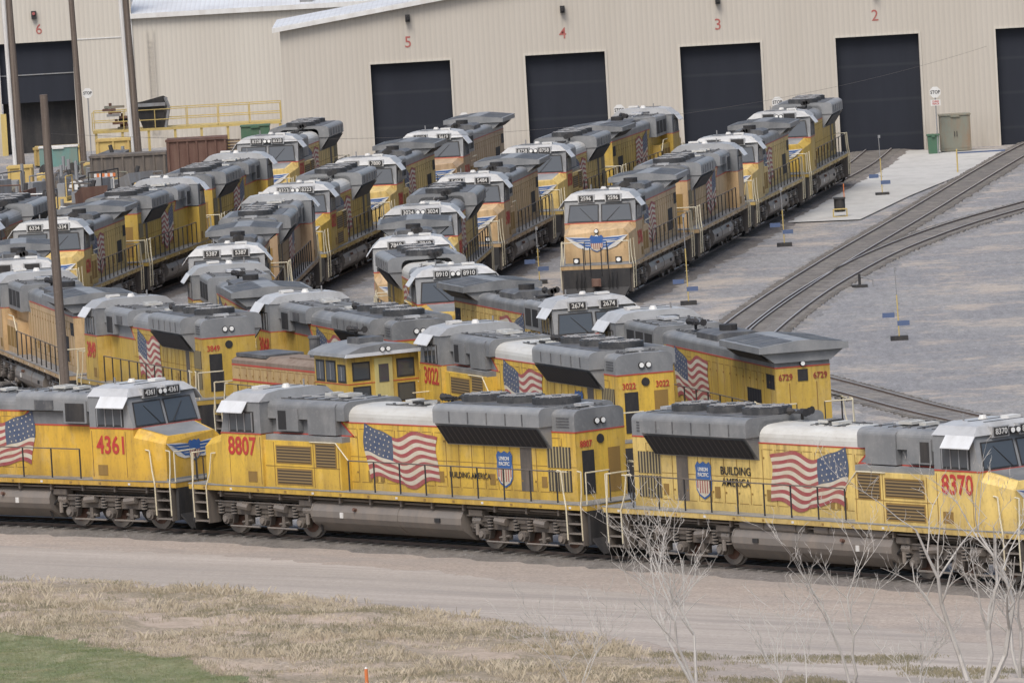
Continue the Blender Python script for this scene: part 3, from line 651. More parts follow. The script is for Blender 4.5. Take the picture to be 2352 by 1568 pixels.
loco('ACE',(-1.8,331.2),(-4.1,350),'8910',Y4,LB+'numbered 8910 in a curved string',rearnum=())
loco('GE',(-4.0,351.4),(-3.9,370),'7869',T1,'tan and pale grey locomotive numbered 7869',flag=False)
loco('SD',(-3.9,370.8),(-2.2,391.5),'3024',Y5,LB+'numbered 3024 with pale roof')
loco('GE',(-1.9,393.5),(.9,412.5),'5484',T1,'copper tan locomotive numbered 5484 with winged emblem',flag=False)
loco('ACE',(1.2,414),(4.4,431),'8758',Y5,LB+'numbered 8758 in a parked string')
loco('GE',(8.3,450),(4.5,431.8),'',Y4,LB+'facing the workshop door')
loco('GE',(3.85,375.2),(7.2,394),'2596',T1,'orange tan and grey locomotive numbered 2596 with winged emblem')
loco('SD',(10.4,412.5),(7.35,394.8),'',T1,'faded yellow locomotive with flag facing the workshop')
loco('GE',(10.6,413.4),(13.8,431.5),'',Y5,LB+'coupled between two others')
loco('SD',(13.95,432.3),(16.9,450),'',Y4,LB+'with sooty roof beside the concrete pad',flag=False)
# ---------------- tracks
def cat(pts,n=14):
    P=[Vector((*p,0)) for p in pts];P=[2*P[0]-P[1]]+P+[2*P[-1]-P[-2]];out=[]
    for i in range(1,len(P)-2):
        for k in range(n):
            t_=k/n;a,b_,c,d=P[i-1:i+3]
            out.append(.5*((2*b_)+(c-a)*t_+(2*a-5*b_+4*c-d)*t_*t_+(-a+3*b_-3*c+d)*t_**3))
    out.append(P[-2]);return out
def resamp(pts,step):
    out=[pts[0]];acc=0
    for a,b_ in zip(pts[:-1],pts[1:]):
        L=(b_-a).length;pos=step-acc
        while pos<=L: out.append(a.lerp(b_,pos/L));pos+=step
        acc=L-(pos-step)
    return out
def normal(pl,i):
    a=pl[max(i-1,0)];b_=pl[min(i+1,len(pl)-1)];d=(b_-a).normalized();return Vector((-d.y,d.x,0))
zcnt=[0]
def track(pts,label,bed=1.7,mat='ballast',jag=.3):
    pl=resamp(cat(pts),.8);zcnt[0]+=1;zb=.085+.003*zcnt[0]
    ns=[normal(pl,i) for i in range(len(pl))]
    b=MB();vs=[]
    for p_,n_ in zip(pl,ns):
        for u,z in((-bed-.5+random.uniform(-jag,jag),-.01),(-bed+.3,zb),(bed-.3,zb),(bed+.5+random.uniform(-jag,jag),-.01)): vs.append(tuple(p_+n_*u+Vector((0,0,z))))
    b.add(vs,[(4*i+j,4*i+j+1,4*i+j+5,4*i+j+4) for i in range(len(pl)-1) for j in range(3)],mat)
    top('ballast_bed','stone ballast bed under a railway track',None,b.mesh('bed'),kind='structure')
    e=top('railway_track',label,'railway track',group='yard tracks')
    for s in(-1,1):
        b=MB();vs=[];n=len(pl)
        prof=[(-.07,.06),(.07,.06),(.035,.10),(.036,.2),(-.036,.2),(-.035,.10)]
        for p_,n_ in zip(pl,ns):
            for u,z in prof: vs.append(tuple(p_+n_*(s*.7175+u)+Vector((0,0,z))))
        k=6;fs=[(i*k+j,i*k+(j+1)%k,(i+1)*k+(j+1)%k,(i+1)*k+j) for i in range(n-1) for j in range(k) if j!=3];ft=[(i*k+3,i*k+4,(i+1)*k+4,(i+1)*k+3) for i in range(n-1)]
        b.add(vs,fs,'rside');b.add(vs,ft,'rtop');obj('rail',b.mesh('rail'),e)
    b=MB();pt=resamp(cat(pts),.6)
    for i,p_ in enumerate(pt):
        n_=normal(pt,i);d=Vector((n_.y,-n_.x,0));hw=1.25+random.uniform(-.06,.06)
        q=[p_+n_*a+d*c for a,c in((-hw,-.11),(hw,-.11),(hw,.11),(-hw,.11))]
        b.loft([(v.x,v.y,.0) for v in q],[(v.x,v.y,.125) for v in q],'tie')
    o=obj('sleepers',b.mesh('ties'),e);o['kind']='stuff'
    return pl
trA=track([(-60,327.5),(-40,311),(-25.3,298.0),c1,c2,(16.4,251.5),(29.5,233),(48,207)],'main track with brown rails along the dirt road',1.9)
track([(-18.4,393),(-20.7,377.3),(-20.7,360),(-18.6,341),(-13,322),(-6.9,308.5),(0,296),(11,279)],'yard track curving beneath parked locomotives')
track([(-5,480),(-6.5,470),(-9.6,456),(-12.6,434),(-15.4,410),(-18.4,393)],'yard track leading to the workshop door')
track([(3.8,481),(2,470),(-.7,453),(-4,432.5),(-7.2,412),(-10.1,392),(-11.3,372),(-11.9,350),(-9.0,328.5),(-2.8,308),(5.0,287.8),(13,268)],'yard track curving from the workshop to the main')
track([(12.7,481),(11.2,466),(8.3,450),(4.45,431.5),(1.05,413.5),(-2.1,392.5),(-3.9,370.5),(-4.05,350.8),(-1.6,330.5),(3.85,311.5),(10.2,287.8),(16.5,268),(25.5,245)],'yard track curving past parked locomotives')
track([(21.5,481),(19.6,466),(16.9,450),(13.9,432),(10.5,413),(7.3,394.4),(3.9,376),(1.4,362)],'yard track under the tan locomotive string')
track([(-20,420),(-22.6,402),(-25,382),(-26.5,365)],'yard track beside the scrap area')
def g2(px,py): v=G(px,py);return (v.x,v.y)
track([g2(2500,285),g2(2352,350),g2(2100,500),g2(1900,618),g2(1715,742),(8.0,343),(6.6,328),(6.4,312),(8.6,294)],'open yard track with shiny rails beside gravel',1.2,'ballastg',.3)
track([g2(2520,432),g2(2352,478),g2(2200,522),g2(2060,574),g2(1960,622),g2(1850,688),g2(1745,770),(8.3,336)],'diverging yard track across gravel',1.2,'ballastg',.3)
track([(9.6,338),(12.4,326),(15.8,311),(20.5,295),(27,276)],'short stretch of open track beside locomotive 6729',1.2,'ballastg',.3)
# ---------------- ground
b=MB();b.add([(-3000,-500,0),(3000,-500,0),(3000,6000,0),(-3000,6000,0)],[(0,1,2,3)],'ground');top('ground','grey gravel rail yard ground with sandy patches',None,b.mesh('ground'),kind='structure')
from mathutils.geometry import tessellate_polygon
from mathutils import noise as mn
def sheet(name,pts,z,mat,label,jag=.3,step=.8):
    P=[Vector((*p,0)) for p in pts];P.append(P[0]);pl=resamp(P,step)
    vs=[(p_.x+random.gauss(0,jag),p_.y+random.gauss(0,jag),z) for p_ in pl]
    tri=tessellate_polygon([[Vector(v) for v in vs]])
    b=MB();b.add(vs,[tuple(t_) for t_ in tri],mat);return top(name,label,None,b.mesh(name),kind='structure')
far=[(p_.x-.9,p_.y-1.7) for p_ in trA if p_.x<45]
sheet('dirt_ground',far+[(60,190),(60,120),(-70,120),(-70,330)],.006,'dirt','bare dirt ground beside the tracks',.1,2.)
near=[g2(-300,1250),g2(0,1254),g2(500,1275),g2(1000,1315),g2(1500,1368),g2(2000,1440),g2(2600,1530)]
farr=[g2(2700,1700),g2(2100,1600),g2(1700,1520),g2(1450,1468),g2(1100,1418),g2(700,1368),g2(300,1338),g2(-300,1325)]
sheet('dirt_road',near+farr,.012,'asphalt','worn pale dirt road with cracked surface',.15,.5)
dg=[g2(-400,1318),g2(0,1326),g2(300,1338),g2(700,1370),g2(1000,1406),g2(1200,1434),g2(1420,1476),g2(1620,1540),g2(1700,1640),g2(1700,1900),g2(-500,1900)]
gg=[g2(-300,1440),g2(0,1462),g2(200,1480),g2(400,1520),g2(560,1575),g2(700,1800),g2(-500,1900)]
def inside(poly,x,y):
    c=False;n=len(poly);j=n-1
    for i in range(n):
        xi,yi=poly[i];xj,yj=poly[j]
        if (yi>y)!=(yj>y) and x<(xj-xi)*(y-yi)/(yj-yi)+xi: c=not c
        j=i
    return c
def edged(poly,x,y,m=8):
    best=9.
    for (ax,ay),(bx,by) in zip(poly[:m],poly[1:m+1]):
        vx,vy=bx-ax,by-ay;t_=max(0,min(1,((x-ax)*vx+(y-ay)*vy)/(vx*vx+vy*vy)));d=math.hypot(x-ax-t_*vx,y-ay-t_*vy)
        if d<best:best=d
    return best
def relief(x,y):
    d=edged(dg,x,y)+.9*mn.noise(Vector((x*.8,y*.8,1)))-.3
    if d<0: return -.03
    f=min(1,d/1.2)
    n_=mn.noise(Vector((x*.3,y*.3,4)))*.28+mn.noise(Vector((x*1.1,y*1.1,7)))*.10+mn.noise(Vector((x*3,y*3,7)))*.035
    return -.03+f*.10+max(-.05,n_)*f
def gridsheet(name,poly,mat,label,dz,cell=.25):
    xs=[p_[0] for p_ in poly];ys=[p_[1] for p_ in poly]
    xa,xb=max(min(xs),-20),min(max(xs),10);ya,yb=max(min(ys),228),max(ys)
    nx=int((xb-xa)/cell);ny=int((yb-ya)/cell);idx={};b=MB();vs=[];fs=[]
    def vid(i,j):
        if (i,j) not in idx:
            x,y=xa+i*cell,ya+j*cell;idx[(i,j)]=len(vs);vs.append((x,y,relief(x,y)+dz))
        return idx[(i,j)]
    for i in range(nx):
        for j in range(ny):
            x,y=xa+(i+.5)*cell,ya+(j+.5)*cell
            if inside(poly,x+.6*mn.noise(Vector((x*.9,y*.9,2))),y+.6*mn.noise(Vector((x*.9,y*.9,8)))):
                fs.append((vid(i,j),vid(i+1,j),vid(i+1,j+1),vid(i,j+1)))
    b.add(vs,fs,mat);me=b.mesh(name)
    me.polygons.foreach_set('use_smooth',[True]*len(me.polygons))
    return top(name,label,None,me,kind='structure')
gridsheet('dry_grass_verge',dg,'dry','eroded dry grass and bare dirt verge',0)
gridsheet('green_lawn',gg,'turf','patch of short green grass',.02)
sheet('concrete_pad',[g2(1800,514),g2(1975,507),g2(2090,452),g2(2230,395),g2(2335,345),g2(2010,349),g2(1965,395),g2(1940,440)],.06,'concrete','pale concrete service pad outside the workshop',.0,2.)
fg=[g2(1500,1500),g2(2400,1510),g2(2400,1700),g2(1500,1700)]
def tufts(poly,excl,n,hh,mat,name,label,thr=None,off=0,nb=5,sw=.12,wd=.007):
    b=MB();xs=[p_[0] for p_ in poly];ys=[p_[1] for p_ in poly];vs=[];fs=[]
    for _ in range(n):
        x=random.uniform(max(min(xs),-20),min(max(xs),14));y=random.uniform(max(min(ys),230),max(ys))
        if not inside(poly,x,y) or (excl and inside(excl,x,y)): continue
        u=x*.74-y*.67;v=x*.67+y*.74
        nz_=mn.noise(Vector((u*.22,v*.5,off)))+.5*mn.noise(Vector((u*.9,v*1.3,off+5)))
        if thr is not None and nz_<thr+random.uniform(-.25,sw): continue
        z0=max(relief(x,y),0) if poly is not fg else 0
        for k in range(nb):
            a=random.uniform(0,6.28);h=hh*random.uniform(.3,1.3);bx,by=x+random.uniform(-.15,.15),y+random.uniform(-.15,.15)
            lx,ly=math.cos(a)*h*.6,math.sin(a)*h*.6;wx,wy=-math.sin(a)*wd,math.cos(a)*wd;o=len(vs)
            vs+=[(bx-wx,by-wy,z0-.02),(bx+wx,by+wy,z0-.02),(bx+lx*.4,by+ly*.4,z0+h*.7),(bx+lx,by+ly,z0+h)];fs+=[(o,o+1,o+2),(o,o+2,o+3)]
    b.add(vs,fs,mat);return top(name,label,None,b.mesh(name),kind='stuff')
tufts(dg,gg,50000,.11,'straw','dry_grass','dry straw coloured grass tufts',.16,3)
tufts(dg,gg,12000,.24,'straw','dry_brush','clumps of pale dry brush',.36,13,7,.2,.005)
tufts(dg,gg,36000,.09,'weed','weeds','low sparse green brown weeds',.1,9)
tufts(fg,None,9000,.10,'weed','roadside_weeds','sparse dry weeds in bare dirt',.2,17)
tufts(gg,None,30000,.06,'blade','green_grass','short green grass blades')
# ---------------- buildings
YB=479.2;DX=.95
e=top('workshop_building','beige corrugated metal locomotive workshop with numbered bay doors','building',loc=(0,YB,0))
X0,X1=-12.1,62.;pk=21.
rz=lambda x:8.8+.135*(min(x,pk)-X0)-(.135*(x-pk) if x>pk else 0)
doors=[(-8.05+DX,-3.55+DX),(.7+DX,5.2+DX),(9.45+DX,14.0+DX),(18.25+DX,22.95+DX),(27.3+DX,31.9+DX),(36.2+DX,40.8+DX),(45+DX,49.6+DX)];dh=6.6
b=MB();x=X0
for a,c in doors+[(X1,X1)]:
    b.add([(x,0,0),(a,0,0),(a,0,rz(a)),(x,0,rz(x))],[(0,1,2,3)],'clad')
    if c>a:
        pp=[(a,0,dh),(c,0,dh),(c,0,rz(c))]+([(pk,0,rz(pk))] if a<pk<c else [])+[(a,0,rz(a))]
        b.add(pp,[tuple(range(len(pp)))],'clad')
        b.add([(a,0,0),(a,.6,0),(a,.6,dh),(a,0,dh)],[(0,1,2,3)],'clad');b.add([(c,0,0),(c,.6,0),(c,.6,dh),(c,0,dh)],[(0,1,2,3)],'clad');b.add([(a,0,dh),(c,0,dh),(c,.6,dh),(a,.6,dh)],[(0,1,2,3)],'clad')
    x=c
b.add([(X0,0,0),(X0,11,0),(X0,11,8.8),(X0,0,8.8)],[(0,1,2,3)],'clad')
obj('wall',b.mesh('wall'),e)
b=MB();b.py([(X0-.4,8.75),(pk,rz(pk)),(X1,rz(X1)),(X1,rz(X1)+.25),(pk,rz(pk)+.25),(X0-.4,9.0)],-.35,11,'roofmetal');b.py([(X0-.42,8.7),(pk,rz(pk)-.05),(pk,rz(pk)+.2),(X0-.42,8.95)],-.42,-.352,'wht');obj('roof',b.mesh('roof'),e)
for i,(a,c) in enumerate(doors):
    b=MB();b.box(a,c,.45,.55,.0,dh,'curtain')
    b.box(a-.12,a,-.05,.0,0,dh+.12,'clad2');b.box(c,c+.12,-.05,0,0,dh+.12,'clad2');b.box(a,c,-.05,0,dh,dh+.12,'clad2')
    obj('bay_door',b.mesh('door'),e)
    if i<4:
        obj('bay_number',text('5432'[i],.9,'bayn',.95,.004),e,fm('R',(a+c)/2-.05,-.012,7.72))
        b=MB();b.box((a+c)/2-.13,(a+c)/2+.13,-.35,-.02,8.9,9.3,'blk');b.cyl(((a+c)/2,-.35,9.15),((a+c)/2,-.55,9.12),.11,'blk',10);obj('wall_lamp',b.mesh('lamp'),e)
YC=528.5
e=top('annex_building','older beige corrugated building with dark bay door number six','building',loc=(.9,YC,0))
b=MB();dh=6.95
for a,c,z0,z1,y,mt in((-70,-31.8,0,14,0,'clad2'),(-27.2,-23.4,0,14,0,'clad2'),(-31.8,-27.2,dh,14,0,'clad2')):
    b.add([(a,y,z0),(c,y,z0),(c,y,z1),(a,y,z1)],[(0,1,2,3)],mt)
b.add([(-23.4,-.5,0),(-2,-.5,0),(-2,-.5,8.2),(-23.4,-.5,8.2)],[(0,1,2,3)],'clad2');b.add([(-23.4,-.5,0),(-23.4,0,0),(-23.4,0,14),(-23.4,-.5,8.2)],[(0,1,2,3)],'clad')
b.box(-27,-23.5,-.04,-.003,6.95,7.02,'wht')
b.box(-23.48,-23.38,-.6,-.51,0,8.2,'wht')
obj('wall',b.mesh('wall'),e)
b=MB();b.px([(-.8,8.15),(22,10.4),(22,10.6),(-.8,8.35)],-23.5,-2,'roofmetal');b.box(-23.55,-2,-.85,-.802,8.1,8.4,'wht');b.box(-12.9,-12.1,.5,1.4,8.4,9.0,'steel')
b.box(-17,-13,6,9,8.9,10.0,'steel')
obj('roof',b.mesh('roof'),e)
b=MB();b.box(-31.8,-27.2,.5,.6,3.2,dh,'curtain');b.box(-31.8,-27.2,1.5,1.6,0,3.2,'blk');b.box(-31.8,-27.2,.44,.5,4.9,4.96,'steel');b.box(-31.9,-31.55,-.2,-.0,0,2.6,'railyel')
obj('bay_door',b.mesh('d'),e)
obj('bay_number',text('6',.9,'bayn',.95,.004),e,fm('R',-29.2,-.012,7.72))
b=MB();b.box(-29.6,-29.3,-.3,-.02,8.4,8.9,'blk');b.cyl((-29.45,-.3,8.75),(-29.45,-.36,8.75),.1,'fred',10);obj('wall_lamp',b.mesh('l'),e)
b=MB()
for k in range(20): b.box(-22.5,-22.1,-.68,-.64,1.+k*.3,1.03+k*.3,'clad')
for x in(-22.5,-22.1): b.box(x-.02,x+.02,-.7,-.64,1,7.4,'clad')
obj('wall_ladder',b.mesh('ld'),e)
# ---------------- poles
def pole(px,py,ptx,pty,D,r,label,mat='wood',pipe=False,h=None):
    base=G(px,py) if not D else Vector((XU(px,py,D),D,0))
    s=F/base.y;hh=h or (py-pty)/s
    lean=((ptx-px)/(py-pty)+R)
    tp=base+Vector((lean*hh,0,hh))
    e=top('utility_pole',label,'pole',loc=base)
    b=MB();b.cyl((0,0,-.2),tp-base,r,mat,12,r*.75);obj('shaft',b.mesh('p'),e)
    if pipe:
        b=MB();b.cyl((-r-.12,-.1,0),(tp-base)+Vector((-r-.08,-.1,0)),.13,'wht',8);obj('conduit',b.mesh('c'),e)
    return e,tp
pole(50,392,22,0,None,.24,'tall brown wooden pole with white conduit beside scrap yard',pipe=True,h=14)
pole(195,402,165,0,None,.2,'tall brown wooden pole beside the yellow bins',h=14)
pole(322,397,290,0,None,.22,'tall wooden pole with white conduit near the annex',pipe=True,h=14)
e,tp=pole(163,1098,100,200,305,.19,'weathered wooden pole standing between locomotives')
b=MB();pts=[]
A_=tp-Vector((0,0,1.4));B_=Vector((38,520,6.2))
for i in range(41):
    t_=i/40;q=A_.lerp(B_,t_);q.z-=4*2.9*t_*(1-t_);pts.append(q)
b.tube(pts,.006,'truck',4);top('overhead_cable','thin overhead cable sagging across the yard','cable',b.mesh('cable'))
# ---------------- signs
def stop(px,py,D,full=False):
    x=XU(px,py,D);s=F/D;z=(YG(px,D)-py)/s
    e=top('stop_sign','white octagonal stop sign on a post outside a bay','sign',group='stop signs at the bay doors',loc=(x,D,0))
    b=MB();b.cyl((0,0.02,0),(0,0.02,z+.3),.035,'steel',6);obj('post',b.mesh('p'),e)
    b=MB();oc=[(.33*math.cos(math.pi/8+i*math.pi/4),.33*math.sin(math.pi/8+i*math.pi/4)+z) for i in range(8)];b.py(oc,-.04,-.02,'wht');obj('sign_plate',b.mesh('o'),e)
    obj('sign_lettering',text('STOP',.26,'blk',.85,.006),e,fm('R',0,-.046,z))
    if full:
        b=MB();b.box(-.28,.28,-.04,-.02,z-.75,z-.42,'wht');obj('notice_plate',b.mesh('n'),e);obj('notice_lettering',text('CLEAR\nTRACK',.14,'num',.9,.003),e,fm('R',0,-.046,z-.58))
stop(1066,270,474);stop(1422,252,474);stop(1785,234,474);stop(2147,211,474,True);stop(202,213,522)
def box_thing(name,label,cat_,D,px0,px1,z0,z1,dep,mat,lid=None,ribs=0,taper=0):
    x0,x1=XU(px0,345,D),XU(px1,345,D);xc=(x0+x1)/2;hw=(x1-x0)/2
    e=top(name,label,cat_,loc=(xc,D,0));b=MB()
    b.loft([(-hw+taper,taper,z0),(hw-taper,taper,z0),(hw-taper,dep-taper,z0),(-hw+taper,dep-taper,z0)],[(-hw,0,z1),(hw,0,z1),(hw,dep,z1),(-hw,dep,z1)],mat)
    for k in range(ribs):
        x=-hw+taper+.1+(2*hw-2*taper-.2)*k/max(ribs-1,1);b.box(x-.05,x+.05,-.07,.0+taper,z0+.05,z1-.02,mat)
    if ribs: b.box(-hw-.05,hw+.05,-.09,.02,z1-.12,z1+.02,mat)
    obj('body',b.mesh('b'),e)
    if lid:
        b=MB();b.box(-hw-.04,hw+.04,-.05,dep+.05,z1+.022,z1+.1,lid);b.box(-hw*.3,hw*.3,-.09,-.05,z1-.05,z1+.06,lid);obj('lid',b.mesh('l'),e)
    return e,hw
box_thing('trash_bin','green wheeled trash bin by the workshop wall','bin',474,2132,2158,0,1.05,.6,'green','green',taper=.04)
e,hw=box_thing('storage_cabinet','weathered grey green steel storage cabinet by the wall','cabinet',475,2162,2232,.1,2.05,1.2,'olive','olive')
for s in(-1,1):
    b=MB();b.box(s*.42-.34,s*.42+.34,-.02,0,.25,1.9,'olive');b.box(s*.07-.02,s*.07+.02,-.05,-.021,.9,1.2,'blk');obj('door',b.mesh('d'),e)
box_thing('dumpster','dark rusty open steel dumpster with ribs','dumpster',481,383,522,.1,2.9,2.2,'rust',ribs=7)
box_thing('dumpster','dark grey brown steel dumpster full of scrap','dumpster',487,205,380,.1,1.9,2.2,'truck',ribs=8)
box_thing('steel_bin','yellow steel scrap bin','bin',513,78,190,.1,1.2,2,'sbin',ribs=4)
box_thing('steel_bin','orange yellow steel bin beside a pole','bin',490.5,192,312,.1,1.3,1.6,'sbin',ribs=3)
box_thing('steel_bin','small yellow steel bin beside the pole','bin',492,15,72,.1,1.3,1.6,'sbin',ribs=3)
box_thing('steel_bin','orange yellow steel bin under the platform','bin',497,222,300,.1,2.3,1.6,'sbin',ribs=3)
box_thing('electrical_cabinet','green electrical cabinet behind the parked locomotives','cabinet',488,556,622,.1,3.0,1.2,'green','green')
e,hw=box_thing('machine','teal and white machine among scrap bins','machine',502,90,178,.6,1.7,1.2,'teal',lid='wht');
for s in(-.8,.8): b=MB();b.cyl((s,-.1,.4),(s,.2,.4),.4,'blk',12);obj('wheel',b.mesh('w'),e)
e=top('service_platform','raised steel platform with yellow safety railings','platform',loc=(.6,505,0))
b=MB();b.box(-24.8,-13.6,0,2.2,2.25,2.4,'railyel')
for i in range(8): b.box(-24.7+i*1.57,-24.55+i*1.57,.05,.2,0,2.25,'railyel')
obj('deck',b.mesh('d'),e)
for yy in(0,2.2):
    b=MB()
    for z in(2.9,3.5): b.tube([(-24.8,yy,z),(-13.6,yy,z)],.03,'railyel')
    for i in range(7): b.tube([(-24.8+i*1.867,yy,2.4),(-24.8+i*1.867,yy,3.5)],.03,'railyel')
    obj('railing',b.mesh('r'),e)
e=top('scrap_hopper','dark tilted steel hopper on the platform','hopper',loc=(-20.6,505.6,2.4))
b=MB();b.loft([(-.6,-.4,0),(.7,-.4,0),(.7,.6,0),(-.6,.6,0)],[(-1.1,-.6,1.5),(.7,-.6,1.9),(.9,.8,1.7),(-1.1,.8,1.5)],'blk');b.box(-1.,.8,-.66,-.62,1.3,1.5,'steel');obj('body',b.mesh('h'),e)
b=MB();b.tube([(.75,-.5,0),(1.0,-.5,1.2),(.8,-.5,1.8)],.1,'steel');obj('arm',b.mesh('a'),e)
for k in range(9):
    e=top('scrap_part','rusty steel plate stacked on the platform','scrap',group='loose scrap',loc=(-22.7+random.uniform(-.6,.6),505.8+random.uniform(-.3,.5),2.4+k*.16))
    b=MB();s_=random.uniform(.3,.6);b.box(-s_,s_,-.25,.25,0,.13,random.choice(['rust','steel','olive','blk']));b.cyl((-s_*.4,0,.13),(-s_*.4,0,.3),.09,'rust',8);obj('plate',b.mesh('s'),e)
e=top('pallet_stack','stack of wooden pallets','pallets',loc=(-15.3,482,0));b=MB()
for k in range(16): b.box(-.6,.6,0,1,k*.17,k*.17+.03,'cream');b.box(-.5,.5,.02,.1,k*.17+.03,k*.17+.14,'wood')
obj('pallet_boards',b.mesh('p'),e)
e=top('barricade','orange and white striped barricade','barricade',loc=(-22.3,476,0));b=MB()
for i in range(8): b.box(-.6+i*.15,-.45+i*.15,0,.04,1.3,1.5,'orange' if i%2 else 'wht')
obj('stripe_board',b.mesh('s'),e)
for a in(-.5,.4): b=MB();b.box(a,a+.1,.04,.1,0,1.4,'wht');obj('leg',b.mesh('l'),e)
for k in range(110):
    px=random.uniform(-60,360);D=random.uniform(420,496);x=XU(px,400,D)
    if x>-19.5 and D<470: continue
    if -25.5<x<-20 and D<424: continue
    e=top('scrap_part','loose weathered machine part lying among yard scrap','scrap',group='loose scrap',loc=(x,D,0));e.rotation_euler=(0,0,random.uniform(0,3))
    b=MB();mt=random.choice(['steel','rust','wht','gryd','sbin','olive','blk','rust','truck','gryd','sbin']);w_,d_,h_=random.uniform(.4,1.4),random.uniform(.3,.8),random.uniform(.6,2.0)
    if k%3==0:
        b.cyl((-w_,0,.35),(w_,0,.35),.33,mt,10);b.cyl((-w_*.5,0,.6),(-w_*.5,0,h_+.3),.1,'steel',6)
        for a in(-.9,0,.9): b.cyl((a*w_-.05,0,.35),(a*w_+.05,0,.35),.42,'truck',10)
    elif k%3==1:
        b.box(-w_,w_,-d_,d_,0,h_*.6,mt);b.box(-w_*.6,w_*.4,-d_*.6,d_*.5,h_*.6+.003,h_,'steel');b.tube([(-w_,-d_,h_*.6),(-w_,-d_,h_+.4),(w_,-d_,h_+.4),(w_,-d_,h_*.6)],.04,mt);b.box(-w_*.5,w_*.1,-d_-.03,-d_,.2,h_*.5,'blk')
    else:
        b.loft([(-w_*.7,-d_,0),(w_*.7,-d_,0),(w_*.7,d_,0),(-w_*.7,d_,0)],[(-w_,-d_,h_),(w_,-d_*.8,h_),(w_,d_,h_*.9),(-w_,d_,h_*.8)],mt);b.cyl((0,0,h_*.8),(.2,0,h_+.3),.12,'blk',8)
    obj('body',b.mesh('s'),e)
def stand(px,py,pty,label):
    g=G(px,py);s=F/g.y;h=(py-pty)/s
    e=top('flag_stand',label,'flag stand',group='blue signal stands between tracks',loc=g)
    b=MB();b.box(-.36,.36,-.2,.2,0,.18,'blk');obj('base',b.mesh('b'),e)
    b=MB();b.cyl((0,0,.18),(-.02,0,h*.62),.028,'railyel',6);b.cyl((-.02,0,h*.62),(-.05,0,h),.022,'steel',6)
    for i in range(6): b.tube([(-.09,0,.5+i*.25),(.09,0,.5+i*.25)],.012,'steel',4)
    b.box(-.08,.04,-.04,.04,h-.15,h,'steel');obj('post',b.mesh('p'),e)
    for k in range(2):
        b=MB();x=-.4+.6*k;z=.6+.35*(1-k);b.box(x-.25,x+.25,-.03,.0,z,z+.2,'dullblu');b.tube([(x,-.01,z+.1),(0,0,z+.1)],.015,'steel',4);obj('blue_flag',b.mesh('f'),e)
stand(2066,781,612,'tall signal stand with blue flags on open gravel')
stand(2027,450,310,'signal stand with blue flags on the concrete pad')
stand(1802,566,430,'signal stand with blue flags beside parked locomotives')
stand(1582,700,490,'tall yellow signal stand beside the tan locomotive')
stand(1240,652,520,'ladder like signal stand between locomotive strings')
e=top('waste_drum','black waste drum on a yellow trolley','drum',loc=G(1930,500))
b=MB();b.cyl((0,0,.3),(0,0,.95),.28,'blk',14);b.box(-.3,.3,-.3,.3,.95,1.02,'blk');obj('drum_body',b.mesh('d'),e)
b=MB();b.box(-.36,.36,-.3,.3,.0,.08,'railyel');b.tube([(-.34,-.3,.05),(-.34,-.3,.45),(.34,-.3,.45),(.34,-.3,.05)],.035,'railyel');obj('trolley',b.mesh('t'),e)
b=MB();b.tube([(.25,0,1.0),(.25,0,1.7)],.025,'orange');obj('marker_rod',b.mesh('t'),e)
e=top('yellow_post','thin yellow marker post with blue bar','post',loc=G(2200,398));b=MB();b.cyl((0,0,0),(0,0,1.3),.04,'railyel',8);obj('shaft',b.mesh('y'),e)
b=MB();b.box(0,2.6,-.03,.03,1.05,1.13,'dullblu');obj('bar',b.mesh('y'),e)
e=top('switch_stand','black track switch stand with small target','switch stand',loc=G(1975,660))
b=MB();b.box(-.35,.35,-.2,.2,0,.12,'blk');b.cyl((0,0,.12),(0,0,.6),.06,'blk',8);obj('base',b.mesh('b'),e)
b=MB();b.tube([(0,0,.5),(.6,0,.3),(.6,0,.0)],.025,'steel');obj('lever',b.mesh('l'),e)
e=top('marker_stake','orange survey stake in dry grass','stake',loc=G(843,1575));b=MB();b.cyl((0,0,0),(0,0,.5),.05,'orange',8);b.cyl((0,0,.5),(0,0,.55),.05,'wht',8,.02);obj('shaft',b.mesh('s'),e)
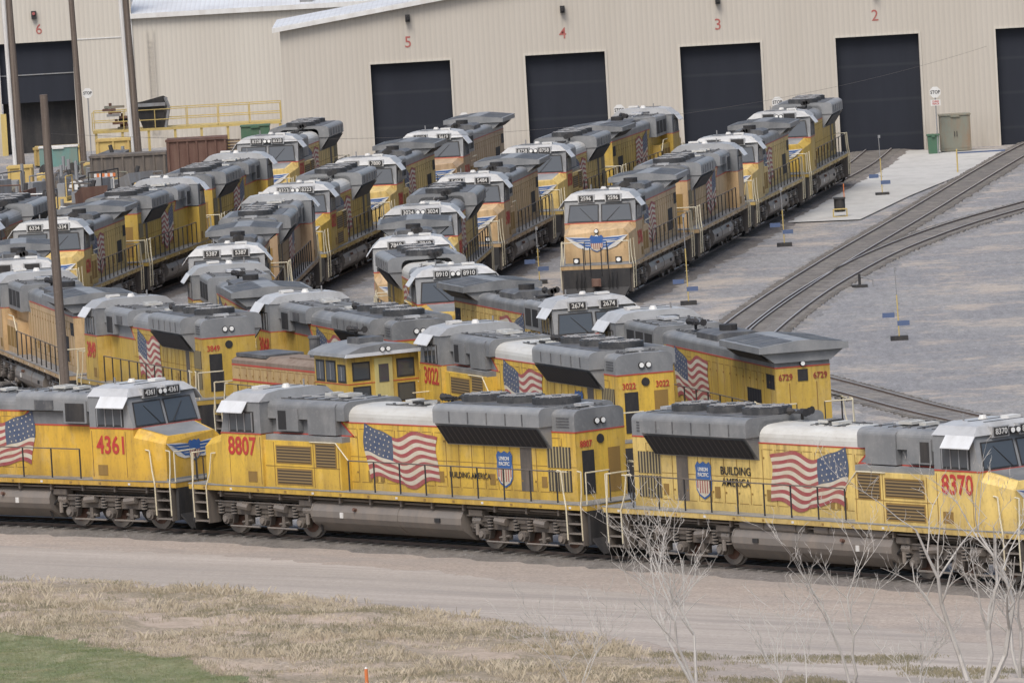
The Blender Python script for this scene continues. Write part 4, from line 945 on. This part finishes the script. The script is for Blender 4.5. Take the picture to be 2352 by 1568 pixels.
# ---------------- bare trees
def shrub(X,D,h,label,seed,spread=.3,stems=2,mx=4,r=.06):
    rnd=random.Random(seed);tb=MB();wb=MB()
    def grow(p_,d,L,r,lvl):
        n=7 if lvl==0 else 4;q=p_.copy();dd=d.copy()
        for i in range(n):
            dd=(dd+Vector((rnd.gauss(0,.2),rnd.gauss(0,.16),rnd.gauss(.08,.06)))).normalized();q2=q+dd*L/n
            ra=r*(1-.7*i/n);rb_=r*(1-.7*(i+1)/n)
            (tb if lvl<1 else wb).cyl(q-dd*.01,q2,ra,'bark',6 if lvl<2 else 4,rb_);q=q2
            if lvl<mx and (i>1 or lvl>0) and rnd.random()<(.95 if lvl==0 else .68 if lvl<3 else .4):
                for _ in range(2 if lvl==0 and rnd.random()<.35 else 1):
                    a=rnd.uniform(0,6.28);sd_=Vector((math.cos(a)*1.2,math.sin(a)*.7,rnd.uniform(.1,.6)));nd=(dd*1.0+sd_*rnd.uniform(.6,1.1)).normalized()
                    grow(q2,nd,L*rnd.uniform(.34,.54),max(rb_*.68,.0075),lvl+1)
    for k in range(stems):
        a=math.pi*(k+.5)/stems+rnd.uniform(-.3,.3);grow(Vector((0,0,0)),Vector((math.cos(a)*spread,math.sin(a)*spread*.4,1)).normalized(),h*rnd.uniform(.85,1.05),r,0)
    e=top('bare_tree',label,'tree',group='leafless trees beside the dirt road',loc=(X,D,0))
    obj('trunk',tb.mesh('t'),e);obj('twigs',wb.mesh('w'),e)
def sh(px,D,pt,*a,**k):
    yg=YG(px,D);shrub(XU(px,yg,D),D,(yg-pt)/(F/D),*a,**k)
sh(1600,229,1215,'leafless pale tree with slender upright branches',3,stems=3,r=.05)
sh(1960,230,1275,'thin leafless tree with fine twigs',5,r=.045,stems=2)
sh(2260,226,1170,'leafless tree with whitish bark and many branches',11,stems=3,r=.09,spread=.45)
sh(2350,231,1290,'small leafless tree beside the road',14,stems=2,r=.06)
sh(1330,232,1400,'low leafless bush with very fine twigs',21,spread=.5,stems=4,r=.018,mx=3)
sh(1840,224,1420,'low leafless bush in dry dirt',25,spread=.4,stems=3,r=.025,mx=3)
sh(2120,228,1440,'low leafless bush among dirt and twigs',31,spread=.5,stems=4,r=.02,mx=3)
